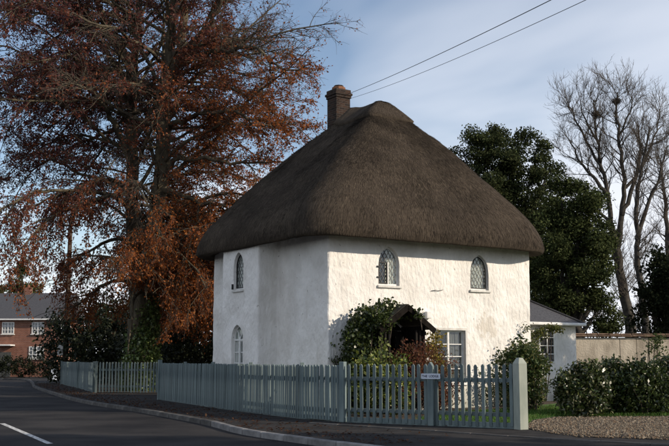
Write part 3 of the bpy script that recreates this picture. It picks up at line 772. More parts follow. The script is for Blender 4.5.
def scatter_poly(poly, n, rng):
    P = np.array(poly); lo, hi = P.min(0), P.max(0); out = []
    while len(out) < n:
        c = rng.uniform(lo, hi, (n, 2))
        ins = np.zeros(len(c), bool)
        for i in range(len(P)):
            (x1, y1), (x2, y2) = P[i], P[(i + 1) % len(P)]
            if y1 == y2: continue
            cond = ((y1 > c[:, 1]) != (y2 > c[:, 1])) & (c[:, 0] < (x2 - x1) * (c[:, 1] - y1) / (y2 - y1) + x1); ins ^= cond
        out += list(c[ins])
    return np.array(out[:n])
rng = np.random.default_rng(5)
# loose stones
GP = [(3.98, 20.5), (4.6, 19.35), (6, 18.7), (9.5, 17.3), (9.9, 25.1), (5.45, 24.85), (4.6, 23.5), (4.1, 21.9), (3.97, 21.0)]
pc = scatter_poly(GP, 30000, rng); stray = scatter_poly([(3.95, 20.4), (4.4, 18.6), (9.5, 16.4), (9.5, 17.5), (6, 18.9), (4.5, 19.6)], 1800, rng); pc = np.concatenate([pc, stray]); n = len(pc); s = rng.gamma(3, 0.0042, n) + 0.007
oc = np.array([(1, 0, 0), (0, 1, 0), (-1, 0, 0), (0, -1, 0), (0, 0, 0.75), (0, 0, -0.75)], float)
V = oc[None] * s[:, None, None] * rng.uniform(0.6, 1.3, (n, 6, 1)); a = rng.uniform(0, 6.28, n); ca, sa = np.cos(a)[:, None], np.sin(a)[:, None]
V = np.stack([V[..., 0] * ca - V[..., 1] * sa, V[..., 0] * sa + V[..., 1] * ca, V[..., 2]], -1)
V += np.concatenate([pc, np.full((n, 1), 0.116)], 1)[:, None]
of = np.array([(0, 1, 4), (1, 2, 4), (2, 3, 4), (3, 0, 4), (1, 0, 5), (2, 1, 5), (3, 2, 5), (0, 3, 5)])
gF = (of[None] + np.arange(n)[:, None, None] * 6).reshape(-1, 3)
gC = np.repeat(pick_colors(rng, n, [(0.17, 0.14, 0.10), (0.115, 0.094, 0.07), (0.25, 0.205, 0.15), (0.065, 0.055, 0.045), (0.16, 0.11, 0.07)]), 6, axis=0)
tag(link('gravel', np_mesh('gravel', V.reshape(-1, 3), gF, M['gravel'], gC)), 'loose buff gravel spread over the drive mouth', 'gravel', kind='stuff')
# grass blades
LP = [(1.9, 23.6), (4.2, 21.95), (4.6, 23.6), (5.4, 24.9), (9.2, 25.4), (10, 26), (9.5, 30.5), (7.0, 30.5), (3.0, 26.4)]
gp = scatter_poly(LP, 26000, rng); n = len(gp); P = np.concatenate([gp, np.full((n, 1), 0.12)], 1)
D = rng.normal(0, 0.45, (n, 3)); D[:, 2] = 1
g = leaf_cloud('grass', P, 0.085, pick_colors(rng, n, [(0.06, 0.14, 0.02), (0.09, 0.19, 0.03), (0.04, 0.10, 0.015), (0.13, 0.17, 0.045)]), M['leaf'], rng, D=D, aspect=0.12)
tag(g, 'short green grass of the lawn beside the annexe', 'grass', kind='stuff')
# fallen beech leaves along the footway
fl = []
kpts = np.array([(p.x, p.y) for p in KS if 16 < p.y < 60])
i = rng.integers(0, len(kpts) - 1, 2600); f = rng.uniform(0, 1, (2600, 1)); base = kpts[i] * (1 - f) + kpts[i + 1] * f
tg = kpts[i + 1] - kpts[i]; tg /= np.linalg.norm(tg, axis=1, keepdims=True); nm = np.stack([-tg[:, 1], tg[:, 0]], 1)
d_ = rng.gamma(1.6, 0.55, (2600, 1)); pts = base + nm * (d_ + 0.16)
P = np.concatenate([pts, np.full((2600, 1), 0.112)], 1); D = rng.normal(size=(2600, 3)); D[:, 2] = rng.uniform(0, 0.25, 2600)
o = leaf_cloud('fallen_leaves', P, 0.075, pick_colors(rng, 2600, [(0.08, 0.035, 0.018), (0.055, 0.026, 0.016), (0.12, 0.06, 0.03)]), M['leaf_dry'], rng, D=D, flat=3)
tag(o, 'fallen brown beech leaves scattered over the footway', 'fallen leaves', kind='stuff')

# ------------------------------------------------------------------ fences
def picket_mesh(w, t, h, m=M['fence']):
    return MB().prism([(-w / 2, 0.03), (w / 2, 0.03), (w / 2, h - w * 0.55), (w * 0.2, h - w * 0.08), (0, h), (-w * 0.2, h - w * 0.08), (-w / 2, h - w * 0.55)], -t / 2, t / 2).mesh('picket', m)
PK = picket_mesh(0.068, 0.034, 1.31); PKT = picket_mesh(0.085, 0.03, 1.29)
rf_ = random.Random(8)
def fence_run(root, pts, spacing, pk, posts=(), zb=0.10, rails=(0.28, 0.98), board=True, post_h=1.34):
    """pickets in front of rails along a line of points (world), parts of `root`"""
    ox, oy = root.location.x, root.location.y
    pts = [Vector((x, y, 0)) for x, y in pts]
    for a, b in zip(pts, pts[1:]):
        d = b - a; L = d.length; d.normalize(); ang = math.atan2(d.y, d.x); nrm = Vector((-d.y, d.x, 0))
        n_ = max(1, round(L / spacing))
        side = 1 if nrm.y > 0 else -1; back = nrm * side           # away from the camera
        for k in range(n_):
            p = a + d * (L * (k + 0.5) / n_)
            q = link('picket', pk, root, (p.x - ox + rf_.gauss(0, .003), p.y - oy, zb + rf_.gauss(0, .006)), ang + rf_.gauss(0, .02)); q.rotation_euler.x = rf_.gauss(0, .006); q.rotation_euler.y = rf_.gauss(0, .008)
        for zr in rails:
            c = (a + b) / 2 + back * 0.045
            r = MB().box((0, 0, 0), (L, 0.045, 0.085)).build('rail', M['fence'], root, (c.x - ox, c.y - oy, zb + zr), ang, bevel=0.004)
        if board:
            c = (a + b) / 2 + back * 0.02
            MB().box((0, 0, 0), (L, 0.03, 0.13)).build('gravel_board', M['fence'], root, (c.x - ox, c.y - oy, zb + 0.055), ang, bevel=0.004)
    pm = MB().box((0, 0, post_h / 2 - 0.05), (0.10, 0.10, post_h + 0.1)).mesh('post', M['fence'], bevel=0.008)
    for x, y in posts: link('post', pm, root, (x - ox, y - oy, zb), rf_.uniform(-.1, .1))
def fence_root(p, label):
    return tag(empty('picket_fence', (p[0], p[1], 0)), label, 'fence', 'sage painted picket fences along the footway')

ff = fence_root((2.0, 21.9), 'sage picket fence in front of the porch, ending at the tall sunlit post')
fence_run(ff, [(3.70, 20.80), (2.13, 21.84)], 0.152, PK)
fence_run(ff, [(2.05, 21.89), (0.27, 23.05)], 0.158, PK)
# pointed centre post and square-capped inner post
MB().prism([(-0.07, 0), (0.07, 0), (0.07, 1.26), (0, 1.36), (-0.07, 1.26)], -0.05, 0.05).build('post', M['fence'], ff, (0.08, -0.07, 0.10), math.atan2(-2.4, 3.64), bevel=0.006)
MB().box((0, 0, 0.68), (0.13, 0.13, 1.36)).build('post', M['fence'], ff, (0.19 - 2.0, 23.11 - 21.9, 0.10), math.atan2(-2.4, 3.64), bevel=0.008)
# tall end post with a bevelled flat-pyramid cap
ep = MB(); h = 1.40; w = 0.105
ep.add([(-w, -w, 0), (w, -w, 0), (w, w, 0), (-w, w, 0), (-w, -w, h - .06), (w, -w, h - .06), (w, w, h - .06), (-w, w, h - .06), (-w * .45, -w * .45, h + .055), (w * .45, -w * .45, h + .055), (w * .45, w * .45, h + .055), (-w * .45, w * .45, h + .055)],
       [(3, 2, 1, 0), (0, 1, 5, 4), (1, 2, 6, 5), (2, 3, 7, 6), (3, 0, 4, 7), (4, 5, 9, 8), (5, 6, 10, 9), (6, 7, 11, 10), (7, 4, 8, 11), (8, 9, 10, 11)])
epo = ep.build('end_post', M['fence_sunlit'], ff, (3.80 - 2.0, 20.73 - 21.9, 0.09), R(27), bevel=0.006)

SIDE = resample([(0.12, 23.18), (-0.35, 23.62), (-1.35, 25.35), (-2.4, 27.45), (-3.38, 29.5), (-4.7, 32.6), (-6.15, 35.8)], 1.62); SIDE.append(Vector((-6.15, 35.8, 0)))
sf = fence_root((-3.0, 28.8), 'long sage picket fence running back along the shaded side of the cottage')
fence_run(sf, [(p.x, p.y) for p in SIDE], 0.118, PKT, posts=[(p.x + 0.07, p.y + 0.05) for p in SIDE[1:-1:2]])
MB().box((0, 0, 0.70), (0.14, 0.14, 1.40)).build('post', M['fence'], sf, (-6.2 + 3.0, 35.9 - 28.8, 0.10), 0.3, bevel=0.008)
dgate = tag(empty('drive_gate', (-8.8, 43.2, 0)), 'sage picket gate set back beneath the beech, before the ivy trunk', 'gate')
fence_run(dgate, [(-7.45, 42.8), (-10.15, 43.5)], 0.145, PK, posts=[(-7.36, 42.78), (-10.25, 43.55)], board=False)
lf = fence_root((-13.0, 52.5), 'far sage picket fence between the beech gate and the utility pole')
fence_run(lf, [(-10.4, 43.7), (-12.8, 50.6), (-15.8, 58.6)], 0.15, PKT, posts=[(-10.42, 43.8), (-12.85, 50.7), (-15.85, 58.7)])

# name board
fd = Vector((3.64, -2.4, 0)).normalized(); sp = Vector((2.08, 21.83, 0)) + Vector((-0.55, -0.835, 0)) * 0.075
sb = MB().box((0, 0, 0), (0.46, 0.014, 0.115)).build('name_board', M['sign'], None, (sp.x + 0.03, sp.y, 1.15), math.atan2(fd.y, fd.x), bevel=0.003)
tag(sb, 'small pale name board fixed to the pointed fence post', 'sign')
for word, xo in (('THE', -0.142), ('LODGE', 0.078)):
    tc_ = bpy.data.curves.new('lettering', 'FONT'); tc_.body = word; tc_.size = 0.072; tc_.extrude = 0.001; tc_.align_x = 'CENTER'; tc_.align_y = 'CENTER'; tc_.offset = 0.0015
    to = bpy.data.objects.new('tmp_text', tc_); col.objects.link(to); bpy.context.view_layer.update()
    tm = bpy.data.meshes.new_from_object(to.evaluated_get(bpy.context.evaluated_depsgraph_get())); tm.materials.clear(); tm.materials.append(M['sign_text']); bpy.data.objects.remove(to)
    lt = link('lettering', tm, sb, (xo, -0.0085, 0)); lt.rotation_euler = (R(90), 0, 0)

# ------------------------------------------------------------------ the copper beech
def build_beech():
    rng = np.random.default_rng(21)
    Y = 46.0
    root = tag(empty('copper_beech', (-8.95, Y, 0.1)), 'huge copper beech with rust and purple leaves towering left of the cottage', 'tree')
    org = np.array([-8.95, Y, 0.1])
    big = []
    P = lambda px, py, dy=0.0: at(px, py, Y + dy)
    # two main stems from one bole, read off the photo, carried on above the frame
    bole = poly_branch([(-9.05, Y, 0.0), P(141, 345), P(140, 318)], 0.72, 0.56, rng, 0.02)
    A = poly_branch([P(140, 330, .1), P(136, 285, .3), P(133, 220, .4), P(131, 150, .4), P(133, 95, .3), P(134, 66, .2), P(139, 20), P(141, -40, -.2), P(137, -110, -.4)], 0.42, 0.10, rng, 0.05)
    A2 = poly_branch([P(133, 68, .2), P(119, 45, -.4), P(104, 20, -.8), P(92, -12, -1.3), P(84, -60, -1.8)], 0.26, 0.07, rng, 0.05)
    A3 = poly_branch([P(131, 165, .3), P(120, 135, -.5), P(108, 112, -1.2), P(92, 92, -2), P(84, 70, -2.6), P(70, 55, -3.4), P(40, 62, -4.5), P(5, 70, -5)], 0.17, 0.03, rng, 0.06)
    B = poly_branch([P(142, 330, -.1), P(148, 280, -.4), P(155, 225, -.6), P(162, 165, -.8), P(165, 100, -.8), P(168, 66, -.8), P(171, 25, -.9), P(173, -30, -1), P(170, -120, -1)], 0.52, 0.13, rng, 0.05)
    B2 = poly_branch([P(168, 80, -.8), P(178, 55, -1.0), P(183, 20, -1.2), P(184, -20, -1.5), P(192, -90, -2)], 0.34, 0.08, rng, 0.05)
    B3 = poly_branch([P(179, 58, -1.0), P(195, 40, -1.6), P(208, 28, -2.2), P(216, 12, -2.8), P(224, -15, -3.4), P(240, -50, -4)], 0.22, 0.06, rng, 0.05)
    B4 = poly_branch([P(169, 75, -.8), P(184, 62, -1.8), P(208, 53, -3), P(236, 50, -4.2), P(254, 47, -5), P(270, 60, -5.6), P(286, 70, -6), P(305, 66, -6.4)], 0.16, 0.025, rng, 0.05)
    B5 = poly_branch([P(166, 128, -.8), P(182, 122, -2), P(205, 112, -3.4), P(235, 113, -4.6), P(262, 124, -5.4), P(290, 122, -6)], 0.15, 0.025, rng, 0.06)
    B6 = poly_branch([P(163, 170, -.7), P(180, 160, -1.6), P(215, 160, -3), P(250, 164, -4), P(285, 162, -4.6)], 0.15, 0.025, rng, 0.06)
    B7 = poly_branch([P(160, 190, -.6), P(190, 198, -2), P(215, 205, -2.8), P(245, 200, -3)], 0.17, 0.03, rng, 0.06)
    A4 = poly_branch([P(132, 190, .4), P(112, 180, -.8), P(85, 185, -2.4), P(50, 200, -3.6), P(15, 215, -4.4)], 0.13, 0.02, rng, 0.06)
    A5 = poly_branch([P(133, 105, .3), P(112, 60, 1), P(85, 30, 2), P(50, 15, 3), P(10, 10, 4)], 0.16, 0.03, rng, 0.06)
    stems = [A, B]; big += [bole, A, A2, A3, B, B2, B3, B4, B5, B6, B7, A4, A5]
    limbs = [(l, 1.0) for l in (A2, A3, B2, B3, B4, B5, B6, B7, A4, A5)]
    # procedural limbs all round
    for si, st in enumerate(stems):
        for k in range(40):
            t = 0.10 + 0.88 * (k + rng.uniform(0, 1)) / 40
            p, d, r = along(st, t); h = p[2]
            az = k * 2.399 + si * 1.3 + rng.normal(0, .3)
            f = min(1, max(0, (h - 2) / 20))
            L = (9.2 * math.sin(math.pi * (0.26 + 0.66 * f)) + 0.8) * rng.uniform(.7, 1.1)
            if math.cos(az) < -0.1: L *= 1.35 if h > 8 else 0.62
            el = (0.42 + 0.4 * f if h > 9 else 0.28) + rng.normal(0, .14)
            dr = (math.cos(az) * math.cos(el), math.sin(az) * math.cos(el), math.sin(el))
            tr = -0.28 + 0.2 * f if h > 9 else -0.5
            br = grow(rng, p, dr, L, min(0.11, r * .42), 0.018, 12, 0.13, tr); big.append(br); limbs.append((br, 1.0))
    # long boughs arching out over the road on the left, their ends hanging
    for k in range(22):
        p, d, r = along(A, rng.uniform(.30, .85)); az = math.pi + rng.uniform(-1.0, 1.0)
        br = grow(rng, p, (math.cos(az), math.sin(az), rng.uniform(.3, .9)), rng.uniform(7, 11), .09, .015, 14, .12, -0.75); big.append(br); limbs.append((br, 1.0))
    for k in range(12):
        p, d, r = along(B, rng.uniform(.35, .70)); az = rng.uniform(-1.0, .9)
        br = grow(rng, p, (math.cos(az), math.sin(az), rng.uniform(.1, .5)), rng.uniform(5, 8), .08, .015, 14, .12, -0.35); big.append(br); limbs.append((br, 1.0))
    # the middle of the crown, between the skirts and the high boughs
    for k in range(34):
        p, d, r = along(A if k % 2 else B, rng.uniform(.22, .55)); az = k * 2.399 + rng.normal(0, .3)
        if p[2] < 5.0: continue
        br = grow(rng, p, (math.cos(az), math.sin(az), rng.uniform(.0, .5)), rng.uniform(2.5, 6.5), .06, .014, 10, .14, -0.3); big.append(br); limbs.append((br, 1.0))
    # low skirts sweeping down to the right, the front and the back
    for k in range(30):
        p, d, r = along(B if k % 2 else A, rng.uniform(.10, .30)); az = rng.uniform(-1.9, 1.7)
        br = grow(rng, p, (math.cos(az), math.sin(az), rng.uniform(.1, .5)), rng.uniform(3.5, 7.5), .10, .02, 12, .12, -0.75); big.append(br); limbs.append((br, 1.0))
    over_road = lambda q: (q[0] < -12.2 and q[2] < 3.2 + (-12.2 - q[0]) * 1.4) or q[2] < 3.0 + 0.5 * math.sin(q[0] * 2.1) or (abs(q[0] + 8.7) < 1.5 and q[1] < 46 and q[2] < 4.9)   # browsed and lifted clear of road and bole
    subs, twigs, LP_, LD = [], [], [], []
    for br, w in limbs:
        L = np.linalg.norm(np.diff(br[0], axis=0), axis=1).sum(); ns = int(6 + L * 2.3)
        for k in range(ns):
            t = 0.17 + 0.83 * ((k + rng.uniform(0, 1)) / ns) ** 0.8
            p, d, r = along(br, min(t, .999)); sd = side_dir(rng, d, rng.uniform(.5, 1.1)); sd[2] *= 0.6
            if over_road(p): continue
            low = p[2] < 9.5
            sL = rng.uniform(.9, 2.7) * (1.15 - .55 * t) * (1.25 if low else 1.0)
            sb_ = grow(rng, p, sd, sL, min(r * .6, .035), .008, 6, .17, -0.55 if low else 0.05 + 0.1 * rng.normal()); subs.append(sb_)
            for j in range(int(5 + sL * 5)):
                tt = 0.15 + 0.85 * rng.uniform(); p2, d2, r2 = along(sb_, min(tt, .999))
                sd2 = side_dir(rng, d2, rng.uniform(.4, 1.2)); sd2[2] *= .7
                tl = rng.uniform(.25, .75) * (1.3 if low else 1)
                if over_road(p2): continue
                tw = grow(rng, p2, sd2, tl, .008, .004, 2, .25, -0.5 if low else 0.0); twigs.append(tw)
                # leafier low down and on the left, thin high on the right where the twigs are already bare
                dens = 9.5 if low else (6.2 if p2[0] < -6.5 else 5.6)
                if p2[2] > 14.2 and p2[0] > -5.0: dens = 0.7
                if p2[2] > 7.0 and min(np.min(np.hypot(A[0][:, 0] - p2[0], A[0][:, 2] - p2[2])), np.min(np.hypot(B[0][:, 0] - p2[0], B[0][:, 2] - p2[2]))) < 0.62 and p2[1] < 46: dens *= 0.12   # bare inner wood
                nl = rng.poisson(dens)
                if nl:
                    x = rng.uniform(0.05, 1, nl) * (len(tw[0]) - 1.001); i_ = x.astype(int); f_ = (x - i_)[:, None]
                    a_ = tw[0][i_] * (1 - f_) + tw[0][i_ + 1] * f_; b_ = tw[0][i_ + 1] - tw[0][i_]; b_ = b_ / (np.linalg.norm(b_, axis=1, keepdims=True) + 1e-9)
                    LP_.append(a_ + rng.normal(0, .05, (nl, 3))); LD.append(b_ + rng.normal(0, .6, (nl, 3)))
    LP_ = np.concatenate(LP_); LD = np.concatenate(LD); LH = LP_[:, 2].copy()
    V, F = tubes_np(big, lambda r: 12 if r > .3 else 8)
    link('trunk', np_mesh('trunk', V - org, F, M['bark'], smooth=True), root)
    V, F = tubes_np(subs, lambda r: 4); br_o = link('branches', np_mesh('branches', V - org, F, M['bark']), root); br_o['kind'] = 'stuff'
    V, F = tubes_np(twigs, lambda r: 3); o = link('twigs', np_mesh('twigs', V - org, F, M['twig']), root); o['kind'] = 'stuff'
    n = len(LP_)
    LD[:, 2] -= 0.35
    # purple survives high up, low skirts turned orange; darker purple leftward paints in shade
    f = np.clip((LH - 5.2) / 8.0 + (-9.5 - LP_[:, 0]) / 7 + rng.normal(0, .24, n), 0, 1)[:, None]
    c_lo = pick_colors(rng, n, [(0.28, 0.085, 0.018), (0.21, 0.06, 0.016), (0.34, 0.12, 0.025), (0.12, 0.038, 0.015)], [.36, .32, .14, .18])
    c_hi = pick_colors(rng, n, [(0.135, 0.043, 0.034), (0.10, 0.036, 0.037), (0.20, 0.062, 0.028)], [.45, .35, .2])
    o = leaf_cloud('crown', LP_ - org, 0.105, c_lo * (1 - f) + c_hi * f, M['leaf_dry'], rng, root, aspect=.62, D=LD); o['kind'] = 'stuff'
    print('beech', len(limbs), len(subs), len(twigs), n)
    # ivy climbing the bole: its own plant
    iv = tag(empty('trunk_ivy', (-8.9, Y - .7, 0.1)), 'green ivy climbing the beech trunk behind the picket gate', 'ivy')
    n = 5200; h = rng.uniform(0, 1, n) ** 0.9 * 4.4; a = rng.uniform(math.pi * 0.95, math.pi * 2.05, n)
    rr = 0.74 - .05 * h + np.abs(rng.normal(0, .10, n)); pts = np.stack([-8.95 + .10 * h + np.cos(a) * rr * (1 - .35 * (h / 4.4) ** 2), Y + np.sin(a) * rr, h + .1], 1)
    leaf_cloud('foliage', pts - np.array([-8.9, Y - .7, .1]), .13, pick_colors(rng, n, [(0.08, 0.13, 0.035), (0.12, 0.175, 0.05), (0.18, 0.22, 0.075), (0.045, 0.075, 0.022)]), M['leaf_gloss'], rng, iv, aspect=.9)
    st = MB()
    for k in range(4):
        st.tube([(math.cos(5.0 + k * .4) * (.72 - .05 * z) - .05 + .1 * z, .7 + math.sin(5 + k * .4) * (.72 - .05 * z), z) for z in (0, 1, 2, 3, 4)], .02, 5)
    st.build('stem', M['bark'], iv)
build_beech()

# ------------------------------------------------------------------ shrubs and climbers
GREEN = [(0.03, 0.055, 0.014), (0.05, 0.085, 0.02), (0.075, 0.115, 0.03)]
def shrub(name, label, base, blobs, n, size, palette, seed, m='leaf', cat='shrub', aspect=.6, stems=6, group=None, flat=0.3, weights=None, spread=0.13, D_up=0.0):
    """blobs: (x, y, z, rx, ry, rz) relative to base; leaves sit in clumps near the blob surfaces"""
    rng = np.random.default_rng(seed)
    root = tag(empty(name, base), label, cat, group)
    B = np.array(blobs, float); vol = (B[:, 3] * B[:, 4] + B[:, 3] * B[:, 5] + B[:, 4] * B[:, 5]); vol /= vol.sum()
    nc = max(12, n // 26); ci = rng.choice(len(B), nc, p=vol); u = rng.normal(size=(nc, 3)); u /= np.linalg.norm(u, axis=1, keepdims=True)
    c = B[ci, :3] + u * B[ci, 3:] * (rng.uniform(0.25, 1.0, (nc, 1)) ** 0.42); k = rng.integers(0, nc, n)
    spread_ = spread * B[ci, 3:].mean(1)[k][:, None] ** 0.5
    P = c[k] + rng.normal(size=(n, 3)) * spread_
    ok = P[:, 2] > 0.0; P = P[ok]; k = k[ok]; n = len(P)
    cl = rng.uniform(.72, 1.25, nc)[k][:, None]
    D = rng.normal(size=(n, 3)); D[:, 2] += D_up
    leaf_cloud('foliage', P, size, np.clip(pick_colors(rng, n, palette, weights) * cl, 0, 1), M[m], rng, root, aspect=aspect, flat=flat, D=D)
    brs = []
    for j in range(stems):
        t = c[rng.integers(0, nc)]; s = np.array([t[0] * .25 + rng.normal(0, .05), t[1] * .25 + rng.normal(0, .05), 0.0]); mid = (s + t) / 2 + rng.normal(0, .06, 3)
        brs.append((np.array([s, mid, t]), np.array([.022, .015, .006])))
    V, F = tubes_np(brs, lambda r: 5); link('stem', np_mesh('stem', V, F, M['twig']), root)
    return root

def cl(x, y, z=0.0):
    """cottage local -> world"""
    c, s = math.cos(CROT), math.sin(CROT); return Vector((C0[0] + x * c - y * s, C0[1] + x * s + y * c, C0[2] + z))
def hdir(dx, dy):
    c, s = math.cos(CROT), math.sin(CROT); return (dx * c - dy * s, dx * s + dy * c)
def local_blobs(base, L):
    out = []
    for x, y, z, rx, ry, rz in L:
        p = cl(x, y, z) - Vector(base); out.append((p.x, p.y, p.z, rx, ry, rz))
    return out
IVYC = [(0.024, 0.038, 0.010), (0.048, 0.07, 0.017), (0.085, 0.105, 0.026), (0.03, 0.045, 0.013)]
b = cl(0.9, -.7)
shrub('porch_ivy', 'dark ivy smothering the left side and roof of the porch', b, local_blobs(b, [
    (0.62, -.55, 1.0, .38, .42, .95), (0.60, -.55, 1.85, .38, .45, .5), (0.85, -.6, 2.35, .42, .5, .38), (1.25, -.55, 2.52, .42, .5, .28), (1.35, -.75, 2.58, .34, .40, .18), (1.62, -.62, 2.76, .30, .42, .15), (1.98, -.8, 2.72, .16, .36, .14), (1.0, -.98, 2.40, .3, .34, .28), (0.42, -.35, .7, .3, .3, .7)]),
    12000, .082, IVYC, 31, 'leaf_gloss', 'ivy', .85, 10)
b = cl(2.02, -1.36, 2.5)
shrub('ivy_trail', 'thin ivy trail hanging from the porch peak over the dark opening', b, [(0, 0, .12, .10, .06, .16), (0.03, 0, -.14, .07, .05, .22), (0.06, 0, -.36, .04, .04, .12)], 260, .075, IVYC, 32, 'leaf_gloss', 'ivy', .85, 3)
b = cl(0.12, -.06)
shrub('wall_creeper', 'sparse creeper stems on the near corner of the white wall', b, local_blobs(b, [(0.15, -.05, 1.5, .16, .04, .35), (0.3, -.06, 1.1, .2, .05, .4)]), 130, .06, IVYC, 33, 'leaf', 'creeper', .8, 9, spread=.1)
b = cl(-0.05, -2.15)
shrub('laurel_shrub', 'yellow-green laurel shrub behind the fence post below the ivy', b, [(0, 0, .9, .55, .4, .78), (.5, -.1, .8, .42, .35, .70), (-.3, .2, .7, .4, .3, .62)], 2600, .115, [(0.14, 0.17, 0.03), (0.09, 0.125, 0.022), (0.22, 0.23, 0.05), (0.05, 0.08, 0.02)], 34, 'leaf_gloss', aspect=.5)
RUST = [(0.16, 0.055, 0.032), (0.11, 0.042, 0.028), (0.21, 0.085, 0.045), (0.12, 0.075, 0.035)]
b = cl(1.1, -2.05)
shrub('russet_shrub', 'russet dried flower heads in front of the porch posts', b, [(0, 0, .95, .45, .35, .84), (.45, .08, 1.0, .4, .35, .86), (.85, .1, .9, .35, .3, .8), (-.3, 0, .8, .3, .3, .7)], 4600, .075, RUST, 35, 'leaf_dry', aspect=.4, stems=26, D_up=.8)
b = cl(2.25, -1.75)
shrub('brown_shrub', 'dull brown dying shrub behind the middle of the front fence', b, [(0, 0, .62, .42, .35, .6), (.4, 0, .55, .35, .3, .5)], 1500, .075, RUST + [(0.07, 0.06, 0.025)], 36, 'leaf_dry', aspect=.45, stems=16, D_up=.6)
b = cl(2.95, -.75)
shrub('golden_shrub', 'tall golden-leaved shrub between the porch and the ground-floor window', b, [(0, 0, 1.45, .30, .28, .55), (-.04, 0, .8, .34, .3, .7), (.1, .05, 1.95, .2, .2, .28)], 2200, .085, [(0.26, 0.20, 0.035), (0.17, 0.145, 0.028), (0.33, 0.24, 0.05), (0.09, 0.09, 0.022)], 37, 'leaf', aspect=.6, stems=10)
b = cl(0.75, -1.35)
shrub('variegated_shrub', 'pale variegated shrub climbing the ivy at the left of the porch', b, [(0, 0, 1.55, .16, .15, .42), (.05, 0, 1.0, .22, .2, .5)], 650, .08, [(0.16, 0.19, 0.05), (0.10, 0.13, 0.03), (0.24, 0.26, 0.10)], 38, 'leaf', stems=6)
b = cl(6.0, -.25)
shrub('wall_shrub', 'loose grey-green shrub spreading over the foot of the front wall', b, local_blobs(b, [(5.5, -.3, .7, .55, .3, .6), (6.3, -.3, .95, .6, .3, .7), (7.0, -.35, 1.05, .5, .35, .8), (6.7, -.2, 1.75, .3, .1, .4), (7.2, -.2, 1.9, .2, .1, .6)]), 2600, .075, [(0.07, 0.085, 0.035), (0.05, 0.06, 0.022), (0.10, 0.11, 0.05)], 39, 'leaf', stems=26, spread=.16)
b = at(531, 401, 27.4); b.z = .12
shrub('corner_shrub', 'tall leafy shrub at the right corner of the cottage beside the end post', b, [(0, 0, .9, .5, .45, .85), (-.25, .2, 1.4, .42, .4, .55), (.12, 0, 1.2, .28, .35, .4), (-.5, .3, .9, .4, .4, .8)], 5200, .095, [(0.035, 0.06, 0.018), (0.055, 0.085, 0.024), (0.085, 0.12, 0.038), (0.14, 0.14, 0.05)], 40, 'leaf', stems=14, spread=.15)
b = cl(9.75, 1.75)
shrub('annexe_climber', 'yellowing climber on the annexe wall under its gutter', b, [(-.05, 0, 2.25, .26, .16, .2), (-.3, -.1, 1.6, .2, .16, .5), (.45, 0.1, 2.42, .35, .12, .08)], 1300, .08, [(0.10, 0.12, 0.03), (0.16, 0.15, 0.04), (0.05, 0.07, 0.02)], 41, 'leaf', 'climber', stems=8)

# laurel hedge bushes along the drive
HG = [(0.018, 0.032, 0.010), (0.03, 0.05, 0.014), (0.05, 0.075, 0.022), (0.08, 0.10, 0.03)]
specs = [(583, 25.2, 1.28, .62, 'glossy dark laurel bush nearest the lawn, with sunlit pale leaves', 6000), (612, 26.0, 1.36, .72, 'rounded dark laurel bush second along the gravel drive', 5200), (643, 25.8, 1.30, .80, 'broad dark laurel bush before the garden wall at the right edge', 5600), (676, 26.2, 1.45, .85, 'dark laurel bush cut off by the right edge of the photo', 4200)]
for i, (px, Y, h, r, lab, n) in enumerate(specs):
    b = at(px, 400, Y); b.z = .12
    shrub('laurel_bush', lab, b, [(0, 0, h * .52, r, r * .8, h * .5), (-r * .5, -.1, h * .4, r * .6, r * .6, h * .4), (r * .5, 0, h * .45, r * .6, r * .6, h * .45), (.1, 0, h * .85, r * .5, r * .5, h * .18)], n, .10, HG + ([(0.16, 0.16, 0.09)] if i == 0 else []), 50 + i, 'leaf_gloss', 'bush', .5, 10, 'laurel bushes along the drive', spread=.12)  # extra pale leaf colour paints sun glints into the first bush
# slender shoots standing above the hedge
for i, (px, Y, h, lab) in enumerate([(655, 29, 2.6, 'slender green shoots rising above the hedge at the right edge'), (560, 29.5, 1.1, 'thin sapling on the lawn before the annexe')]):
    b = at(px, 395, Y); b.z = .12
    shrub('sapling', lab, b, [(0, 0, h * .7, .18, .18, h * .35), (.2, 0, h * .55, .2, .2, h * .35)], 380, .09, [(0.07, 0.10, 0.03), (0.10, 0.13, 0.04)], 60 + i, 'leaf', 'sapling', .5, 10)
# dark evergreen thicket beneath and behind the beech
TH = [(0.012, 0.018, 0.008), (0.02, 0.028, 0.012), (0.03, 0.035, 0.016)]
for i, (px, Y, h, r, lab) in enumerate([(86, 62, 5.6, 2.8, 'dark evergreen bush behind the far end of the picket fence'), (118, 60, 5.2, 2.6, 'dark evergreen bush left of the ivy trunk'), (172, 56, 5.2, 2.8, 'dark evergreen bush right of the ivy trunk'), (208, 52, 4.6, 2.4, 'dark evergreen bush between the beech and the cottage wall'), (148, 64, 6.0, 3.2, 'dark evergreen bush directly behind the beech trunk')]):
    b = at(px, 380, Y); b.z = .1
    shrub('evergreen_bush', lab, b, [(0, 0, h * .5, r, r * .8, h * .5), (-r * .5, 0, h * .4, r * .6, r * .6, h * .42), (r * .5, 0, h * .42, r * .6, r * .6, h * .44)], 7000, .22, TH, 70 + i, 'leaf', 'bush', .6, 8, 'dark bushes under the beech', spread=.2)

